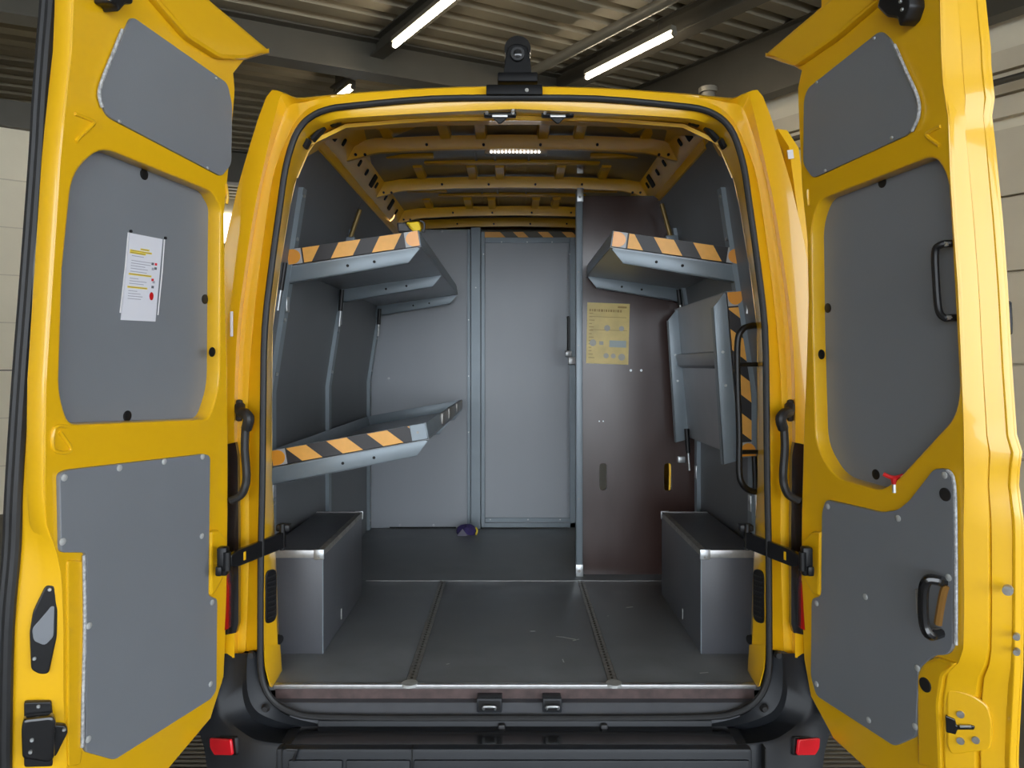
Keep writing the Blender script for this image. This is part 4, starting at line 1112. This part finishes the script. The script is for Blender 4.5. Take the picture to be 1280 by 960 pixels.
# ---- wheel-arch boxes
for s, lab in ((-1, 'dark film-faced wheel-arch box with aluminium edges on the left'), (1, 'dark film-faced wheel-arch box with aluminium edges on the right')):
    xi = .675; y0, y1 = 2.742, 3.461; hb = .371
    t = thing('wheel_arch_box', lab, 'box', (s * .78, 3.1, FZ), 'wheel-arch boxes')
    X = lambda a, b: (min(s * a, s * b), max(s * a, s * b))
    xa_, xb_ = X(xi, .879)
    b_ = NB(); boxmm(b_, (xa_, y0, FZ + .001), (xb_, y0 + .012, FZ + hb - .012), .001); obj('rear_panel', b_, 'box_film', t)
    b_ = NB(); boxmm(b_, (xa_, y1 - .012, FZ + .001), (xb_, y1, FZ + hb - .012), .001); obj('front_panel', b_, 'box_film', t)
    xa2, xb2 = X(xi, xi + .012)
    b_ = NB(); boxmm(b_, (xa2, y0 + .012, FZ + .001), (xb2, y1 - .012, FZ + hb - .012), .001); obj('side_panel', b_, 'box_film', t)
    b_ = NB(); boxmm(b_, (xa_, y0, FZ + hb - .012), (xb_, y1, FZ + hb), .001); obj('lid', b_, 'box_film', t)
    def ang(p0, p1, m='aluminium'):
        pass
    # aluminium angle strips along the lid edges
    xe0, xe1 = X(xi - .002, xi + .020)
    b_ = NB(); boxmm(b_, (xe0, y0 - .002, FZ + hb - .001), (xe1, y1, FZ + hb + .0015), .0006); xs0, xs1 = X(xi - .0022, xi); boxmm(b_, (xs0, y0, FZ + hb - .020), (xs1, y1, FZ + hb + .0015)); obj('edge_strip', b_, 'rail_metal', t)
    b_ = NB(); boxmm(b_, (xa_, y0 - .003, FZ + hb - .026), (xb_, y0, FZ + hb + .0015), .0006); obj('edge_strip', b_, 'aluminium', t)
    b_ = NB(); boxmm(b_, (xa_, y1 - .012, FZ + hb - .001), (xb_, y1 + .002, FZ + hb + .002)); obj('edge_strip', b_, 'aluminium', t)
    for yc in (y0, y1):
        xc0, xc1 = X(xi - .004, xi + .032)
        b_ = NB(); sg = -1 if yc == y0 else 1
        boxmm(b_, (xc0, yc - .005, FZ + hb - .032), (xc1, yc + .005, FZ + hb + .004), .002); obj('corner_cap', b_, 'zinc', t)
        b_ = NB(); c = V((s * (xi + .012), yc + sg * .005, FZ + hb - .024)); cyl(b_, c, c + V((0, sg * .003, 0)), .004, n=8); obj('rivet', b_, 'rail_metal', t)
    b_ = NB(); c = V((s * (xi - .001), y0 + .001, FZ + .03)); 
    boxmm(b_, (min(s * (xi - .0015), s * (xi + .002)), y0 - .0015, FZ + .003), (max(s * (xi - .0015), s * (xi + .002)), y0 + .004, FZ + hb - .03)); obj('corner_strip', b_, 'steel_paint', t)
    b_ = NB(); boxmm(b_, (min(s * (xi - .003), s * xi), 3.03, FZ + .03), (max(s * (xi - .003), s * xi), 3.04, FZ + .07)); obj('rivet', b_, 'aluminium', t)

# ---- rack uprights on the side walls
def upright(s, Y, z0, label):
    t = thing('rack_upright', label, 'post', (s * .86, Y, FZ + z0), 'rack uprights')
    prof = [(.911, z0), (.911, .93), (.841, 1.39), (.796, 1.69)]
    b_ = NB()
    A_ = [V((s * (x - .003), Y - .024, FZ + z)) for x, z in prof]; B_ = [V((s * (x - .026), Y - .024, FZ + z)) for x, z in prof]
    C_ = [V((s * (x - .026), Y + .024, FZ + z)) for x, z in prof]; D_ = [V((s * (x - .003), Y + .024, FZ + z)) for x, z in prof]
    loft(b_, [A_, B_, C_, D_])
    obj('profile', thicken(b_, .003), 'steel_paint', t)
    for z in (z0 + .06, .52, 1.0, 1.20, 1.5, 1.66):
        x = lin_x(z) - .026
        b2 = NB(); c = V((s * x, Y - .01, FZ + z)); cyl(b2, c, c + V((-s * .005, -.001, 0)), .007, n=8); obj('bolt', b2, 'zinc', t)
    for z in ((.57, 1.26) if s < 0 else (.52, 1.26)):
        x = lin_x(z) - .027
        b2 = NB(); box(b2, (s * x, Y - .006, FZ + z), (.006, .032, .06), None, .002); obj('strut_bracket', b2, 'zinc', t)
upright(-1, 2.86, .02, 'grey rack upright on the left wall nearest the door opening')
upright(-1, 3.74, .02, 'grey rack upright on the left wall at mid depth')
upright(-1, 4.80, .005, 'grey rack upright in the left corner by the bulkhead')
upright(1, 2.86, .375, 'grey rack upright on the right wall nearest the door opening')
upright(1, 3.70, .02, 'grey rack upright on the right wall against the brown panel')

# ---- folding shelves
def shelf(label, W, A, up, ya, yb, brackets, state, st=(.008, .153, .082, .037, 3)):
    """W, A: wall-side and aisle-side ends of the tray floor as (x, z above floor); up: +1/-1 side of the lips"""
    w = V((W[0], 0, FZ + W[1])); a_ = V((A[0], 0, FZ + A[1]))
    e1 = (a_ - w).normalized(); L = (a_ - w).length
    e2 = V((-e1.z, 0, e1.x)) * up
    t = thing('folding_shelf', label, 'shelf', w + e1 * (L / 2) + V((0, (ya + yb) / 2, 0)) - V((0, 0, .0)), 'hinged parcel shelves')
    def pt(s_, h_, y): p = w + e1 * s_ + e2 * h_; return V((p.x, y, p.z))
    LH = .062
    b = NB(); prism(b, [pt(0, 0, ya), pt(L, 0, ya), pt(L, .006, ya), pt(0, .006, ya)], (0, yb - ya, 0)); obj('tray_floor', b, 'shelf_sheet', t, smooth=False)
    b = NB(); prism(b, [pt(0, 0, ya), pt(L, 0, ya), pt(L, LH, ya), pt(0, LH, ya)], (0, .004, 0), .001); obj('end_lip', b, 'steel_paint', t)
    b = NB(); prism(b, [pt(0, 0, yb), pt(L, 0, yb), pt(L, LH, yb), pt(0, LH, yb)], (0, -.004, 0), .001); obj('end_lip', b, 'steel_paint', t)
    b = NB(); prism(b, [pt(L - .004, 0, ya + .004), pt(L, 0, ya + .004), pt(L, LH, ya + .004), pt(L - .004, LH, ya + .004)], (0, yb - ya - .008, 0), .001); obj('side_lip', b, 'steel_paint', t)
    b = NB(); prism(b, [pt(0, 0, ya + .004), pt(.004, 0, ya + .004), pt(.004, LH, ya + .004), pt(0, LH, ya + .004)], (0, yb - ya - .008, 0), .001); obj('side_lip', b, 'steel_paint', t)
    for yk in brackets:
        b = NB()
        pr = [pt(-.01, -.004, yk), pt(L - .004, -.004, yk), pt(L - .055, -.052, yk), pt(-.02, -.064, yk)]
        prism(b, pr, (0, .004, 0), .001)
        # flange under the tray
        prism(b, [pt(0, -.001, yk), pt(L - .01, -.001, yk), pt(L - .01, -.005, yk), pt(0, -.005, yk)], (0, .05, 0))
        prism(b, [pt(-.02, -.064, yk), pt(L - .055, -.052, yk), pt(L - .055, -.049, yk), pt(-.02, -.060, yk)], (0, .03, 0))
        br = obj('bracket', b, 'steel_paint', t)
        for s_ in (.36, .56):
            b = NB(); c = pt(L * (1 - s_), -.030, yk); cyl(b, c, c + V((0, -.003, 0)), .0055, n=8); obj('bolt', b, 'dark_void' if state != 'up' else 'zinc', br)
    # hazard tape on the rear end lip: e along the tape from the wall side
    fr = Frame(pt(0, 0, ya), e1, e2, V((0, -1, 0)))
    if fr.u.cross(fr.v).dot(fr.n) < 0: fr = Frame(pt(0, 0, ya), -e1, e2, V((0, -1, 0))); sg = -1
    else: sg = 1
    q_ = lambda l: [(x * sg, y) for x, y in l]
    lo_, hi_ = .004, LH - .001
    tp = plate('hazard_tape', fr, [q_([(.004, lo_), (L - .003, lo_), (L - .003, hi_), (.004, hi_)])], .0, .0025, 'tape_black', t, .0005)
    hgt = hi_ - lo_
    st0, stp, wid, sl, n = st
    for k in range(n):
        x0 = st0 + k * stp
        lp = [(x0, lo_ + .001), (x0 + wid, lo_ + .001), (x0 + wid + sl, hi_ - .001), (x0 + sl, hi_ - .001)]
        # clip the slanted stripe to the printed field
        def clip(l, xc, sgn):
            o_ = []
            for (xa_, ya_), (xb_, yb_) in zip(l, l[1:] + l[:1]):
                ia, ib = (xa_ - xc) * sgn >= 0, (xb_ - xc) * sgn >= 0
                if ia: o_.append((xa_, ya_))
                if ia != ib: t_ = (xc - xa_) / (xb_ - xa_); o_.append((xc, ya_ + (yb_ - ya_) * t_))
            return o_
        lp = clip(clip(lp, .062, 1), L - .062, -1)
        if len(lp) < 3: continue
        plate('stripe', fr, [q_(lp)], .0024, .0036, 'tape_orange', tp, .0003)
    for c_, dir_ in ((0.004, 1), (L - .004, -1)):
        if state == 'grey_end' and dir_ < 0:
            plate('end_plate', fr, [q_([(L - .060, lo_), (L - .004, lo_), (L - .004, hi_), (L - .060, hi_)])], .0022, .0045, 'steel_paint', tp, .0005)
            b = NB(); c = fr.w((L - .035) * sg, (lo_ + hi_) / 2, .0045); cyl(b, c, c + V((0, -.003, 0)), .005, n=8); obj('bolt', b, 'rail_metal', tp)
            continue
        plate('end_backing', fr, [q_([(c_, lo_), (c_ + dir_ * .052, lo_), (c_ + dir_ * .052, hi_), (c_, hi_)])], .0022, .0034, 'reflector_backing', tp, .0003)
        arc = [(c_, lo_ + .001)] + [(c_ + dir_ * (.018 + .030 * math.cos(th)), (lo_ + hi_) / 2 + (hgt / 2 - .001) * math.sin(th)) for th in [math.radians(d_) for d_ in range(-85, 86, 10)]] + [(c_, hi_ - .001)]
        plate('reflector', fr, [q_(arc)], .0033, .0048, 'reflector_orange', tp, .0004)
    return t, pt, L

def gas_strut(t, p0, p1):
    d = (p1 - p0)
    b = NB(); cyl(b, p0, p0 + d * .58, .0105); g = obj('gas_strut', b, 'black_plastic', t)
    b = NB(); cyl(b, p0 + d * .57, p1, .005); obj('strut_rod', b, 'zinc', g)

lu, lu_pt, lu_L = shelf('upper left shelf folded down level, hazard stripes on its end', (-.828, 1.398), (-.336, 1.470), 1, 2.84, 4.76, (2.838, 3.70, 4.72), 'full')
gas_strut(lu, P(356, 328, 2.80), P(347, 388, 2.80))
gas_strut(lu, P(427.5, 362, 3.67), P(424, 408, 3.67))
gas_strut(lu, P(474.5, 386, 4.71), P(472.5, 420, 4.71))
ll, ll_pt, ll_L = shelf('lower left shelf folded down, with a plain grey end plate', (-.872, .660), (-.303, .762), 1, 2.80, 4.69, (2.798, 3.70, 4.65), 'grey_end', st=(.111, .15, .075, -.052, 4))
for y, ln in ((3.46, .26), (3.86, .34), (4.42, .42)):
    c = ll_pt(ll_L + .004, .038, y); b = NB(); box(b, c, (.016, ln, .052), None, .007); obj('stop_pad', b, 'rail_metal', ll)
ru, ru_pt, ru_L = shelf('upper right shelf folded down level, beside the yellow poster', (.846, 1.400), (.364, 1.468), -1, 2.84, 3.765, (2.838, 3.73), 'full', st=(.072, .147, .075, .04, 3))
gas_strut(ru, P(937, 328, 2.80), P(934, 392, 2.80))
gas_strut(ru, P(848, 362, 3.63), P(852, 395, 3.63))
rfs, rf_pt, rf_L = shelf('lower right shelf folded up against the wall', (.842, .690), (.790, 1.305), -1, 2.84, 3.73, (2.838, 3.66), 'up', st=(-.05, .15, .078, -.05, 5))
gas_strut(rfs, P(858, 536, 3.64), P(862, 588, 3.64))
gas_strut(rfs, P(943, 570, 2.79), P(946, 645, 2.79))
b = NB(); prism(b, [rf_pt(.33, -.001, 2.86), rf_pt(.40, -.001, 2.86), rf_pt(.395, -.030, 2.86), rf_pt(.345, -.022, 2.86)], (0, .80, 0), .002); obj('stiffener', b, 'shelf_sheet', rfs)
# small bolt bracket at the foot of the brown panel
b = NB(); p = BP(851, 574, YP); box(b, (p[0], YP - .012, p[1]), (.034, .022, .030), None, .002); tag(obj('bolt_bracket', b, 'zinc'), 'small bright bracket screwed to the brown panel by the folded shelf', 'bracket')

# prop rods from the shelves to the roof
for s, p0, p1, lab in ((-1, P(438, 300, 3.7), P(450, 262, 3.7), 'brass-coloured prop rod above the upper left shelf'), (1, P(838, 298, 3.66), P(827, 255, 3.66), 'brass-coloured prop rod above the upper right shelf')):
    t = thing('prop_rod', lab, 'rod', p0, 'prop rods of the upper shelves')
    b = NB(); cyl(b, p0 + V((0, 0, .01)), p1, .011); obj('rod', b, 'brass_dark', t)
    b = NB(); box(b, p0 + V((0, 0, 0)), (.05, .04, .025), None, .004); obj('rod_shoe', b, 'steel_paint', t)

# ---- black grab rail at the right of the opening
gr = thing('grab_rail', 'black tubular grab rail inside the right of the rear opening', 'grab rail', P(935, 615, 2.56))
b = NB(); tube(b, smooth_path([P(948, 407, 2.60), P(938, 407.5, 2.57), P(928, 412, 2.55), P(922, 428, 2.55), P(922, 480, 2.55), P(924, 540, 2.55), P(924, 590, 2.55), P(928, 605, 2.55), P(937, 613, 2.57), P(948, 615, 2.60)], 6), .0105, 12); obj('rail', b, 'black_plastic', gr)
for y in (455.5, 565):
    b = NB(); cyl(b, P(924, y, 2.55), P(950, y, 2.58), .0075, n=10); box(b, P(951, y + 2, 2.57), (.014, .03, .075), None, .004); obj('rail_mount', b, 'black_plastic', gr)

# ---- camera on the roof
rc = thing('roof_camera', 'black reversing camera on a bracket at the middle of the van roof edge', 'camera', P(648, 107, 2.43))
b = NB(); boxmm(b, (P(608, 0, 2.41).x, 2.395, P(0, 120, 2.41).z), (P(678, 0, 2.41).x, 2.45, P(0, 107.5, 2.41).z), .003); obj('mount_plate', b, 'matte_black', rc)
b = NB(); c = P(658.5, 113, 2.395); cyl(b, c, c + V((0, -.004, 0)), .006, n=10); obj('bolt', b, 'rail_metal', rc)
b = NB(); boxmm(b, (P(622, 0, 2.43).x, 2.40, P(0, 106, 2.43).z), (P(672, 0, 2.43).x, 2.52, P(0, 94, 2.43).z), .006); obj('base', b, 'matte_black', rc)
FCm = Frame(P(647, 94, 2.44), (1, 0, 0), (0, 0, 1), (0, -1, 0))
k_ = 2.44 / F
lp = [(-17.5 * k_, 0), (17.5 * k_, 0), (16 * k_, 18 * k_), (13 * k_, 30 * k_)] + [(13 * k_ * math.cos(math.radians(d_)), (30 + 8 * math.sin(math.radians(d_))) * k_) for d_ in range(15, 166, 15)] + [(-13 * k_, 30 * k_), (-16 * k_, 18 * k_)]
plate('face', FCm, [lp], -.03, .01, 'matte_black', rc, .004)
b = NB(); c = FCm.w(0, 30 * k_, 0); cyl(b, c + V((0, .12, 0.006)), c + V((0, -.004, 0.006)), 16.5 * k_, n=28); obj('barrel', b, 'black_gloss', rc)
b = NB(); c = FCm.w(0, 24 * k_, .01); cyl(b, c, c + V((0, -.010, 0)), 9.5 * k_, 8.5 * k_, n=20); obj('lens_ring', b, 'rubber', rc)
b = NB(); c = FCm.w(0, 24 * k_, .02); cyl(b, c, c + V((0, -.004, 0)), 5.5 * k_, 3 * k_, n=18); obj('lens', b, 'glass_dark', rc)

# ---- lamps inside the van
t = thing('led_strip', 'short white LED strip lamp under the van roof', 'lamp', P(645, 190, 3.36))
b = NB(); boxmm(b, (P(606, 0, 3.31).x, 3.29, P(0, 192.5, 3.29).z), (P(684, 0, 3.31).x, 3.33, P(0, 186, 3.31).z + .05), .002); obj('housing', b, 'rail_metal', t)
b = NB(); cyl(b, (0, 0, 0), (0, -.004, 0), .0042, n=10); me = bpy.data.meshes.new('diode'); b.to_mesh(me); b.free(); me.materials.append(MATS['led_on'])
for k in range(14): inst('diode', me, V((P(614 + k * 4.6, 0, 3.29).x, 3.2895, P(0, 190, 3.29).z)), t)
t = thing('work_lamp', 'small glowing amber lamp at the left roof rail', 'lamp', P(487, 276, 4.50))
c = P(484, 268, 4.50); d = (V((.6, -.55, -.55))).normalized()
b = NB(); cyl(b, c - d * .05, c, .035, .045); obj('housing', b, 'black_plastic', t)
b = NB(); cyl(b, c, c + d * .025, .045, .036); obj('lens', b, 'amber_on', t)
b = NB(); cyl(b, c - d * .05, c - d * .05 + V((-.06, .0, .03)), .01); obj('mount', b, 'black_plastic', t)
# slim lamp above the bulkhead
t = thing('bulkhead_lamp', 'slim pale lamp above the bulkhead', 'lamp', P(640, 272, 5.1))
b = NB(); boxmm(b, (P(604, 0, 5.1).x, 5.08, P(0, 275, 5.1).z), (P(664, 0, 5.1).x, 5.14, P(0, 268, 5.1).z), .006); obj('diffuser', b, 'reflector_backing', t)
b = NB(); 
for x in (608, 660): boxmm(b, (P(x - 4, 0, 5.1).x, 5.07, P(0, 276, 5.1).z), (P(x + 4, 0, 5.1).x, 5.15, P(0, 266, 5.1).z), .004)
obj('end_cap', b, 'rail_metal', t)

# ---- loose things
c = P(583, 668, 4.70); c.z = FZ
t = thing('cloth_cap', 'small purple and grey cloth cap lying on the floor by the bulkhead', 'cap', c)
b = NB()
rings = []
for k, (r, z) in enumerate(((.060, .002), (.062, .020), (.052, .040), (.030, .052), (.004, .056))):
    rings.append([c + V((r * 1.0 * math.cos(a_ * math.pi / 8), r * .75 * math.sin(a_ * math.pi / 8), z + .006 * math.sin(a_ * 1.7))) for a_ in range(16)])
loft(b, rings, closed=True); b.faces.new([v for v in b.verts][-16:]); obj('crown', b, 'purple_cloth', t)
b = NB(); prism(b, [c + V((-.055, -.062, .002)), c + V((.012, -.066, .002)), c + V((-.022, -.050, .040))], (0, .012, .002), .002); obj('lining_patch', b, 'grey_cloth', t)
b = NB(); tube(b, smooth_path([c + V((.060, -.03, .004)), c + V((.066, -.01, .024)), c + V((.058, .0, .040))], 3), .006, 8); obj('binding', b, 'paper_yellow', t)

c = lu_pt(lu_L - .03, .064, 2.88)
t = thing('strap_end', 'black and yellow strap end lying on the upper left shelf corner', 'strap', c)
fr = Frame(c, (1, 0, 0), (0, 0, 1), (0, -1, 0))
plate('yellow_end', fr, [round_poly([(-.022, .036), (.028, .040), (.036, .012), (.024, .0), (.006, .0)], .006)], -.02, .02, 'strap_yellow', t, .006)
plate('black_webbing', fr, [round_poly([(-.055, .036), (-.023, .036), (.004, .0), (-.05, .0)], .004)], -.018, .016, 'tape_black', t, .005)
b = NB(); tube(b, smooth_path([c + V((.030, 0, .045)), c + V((.046, 0, .035)), c + V((.044, 0, .0))], 3), .004, 6); obj('cord', b, 'tape_black', t)
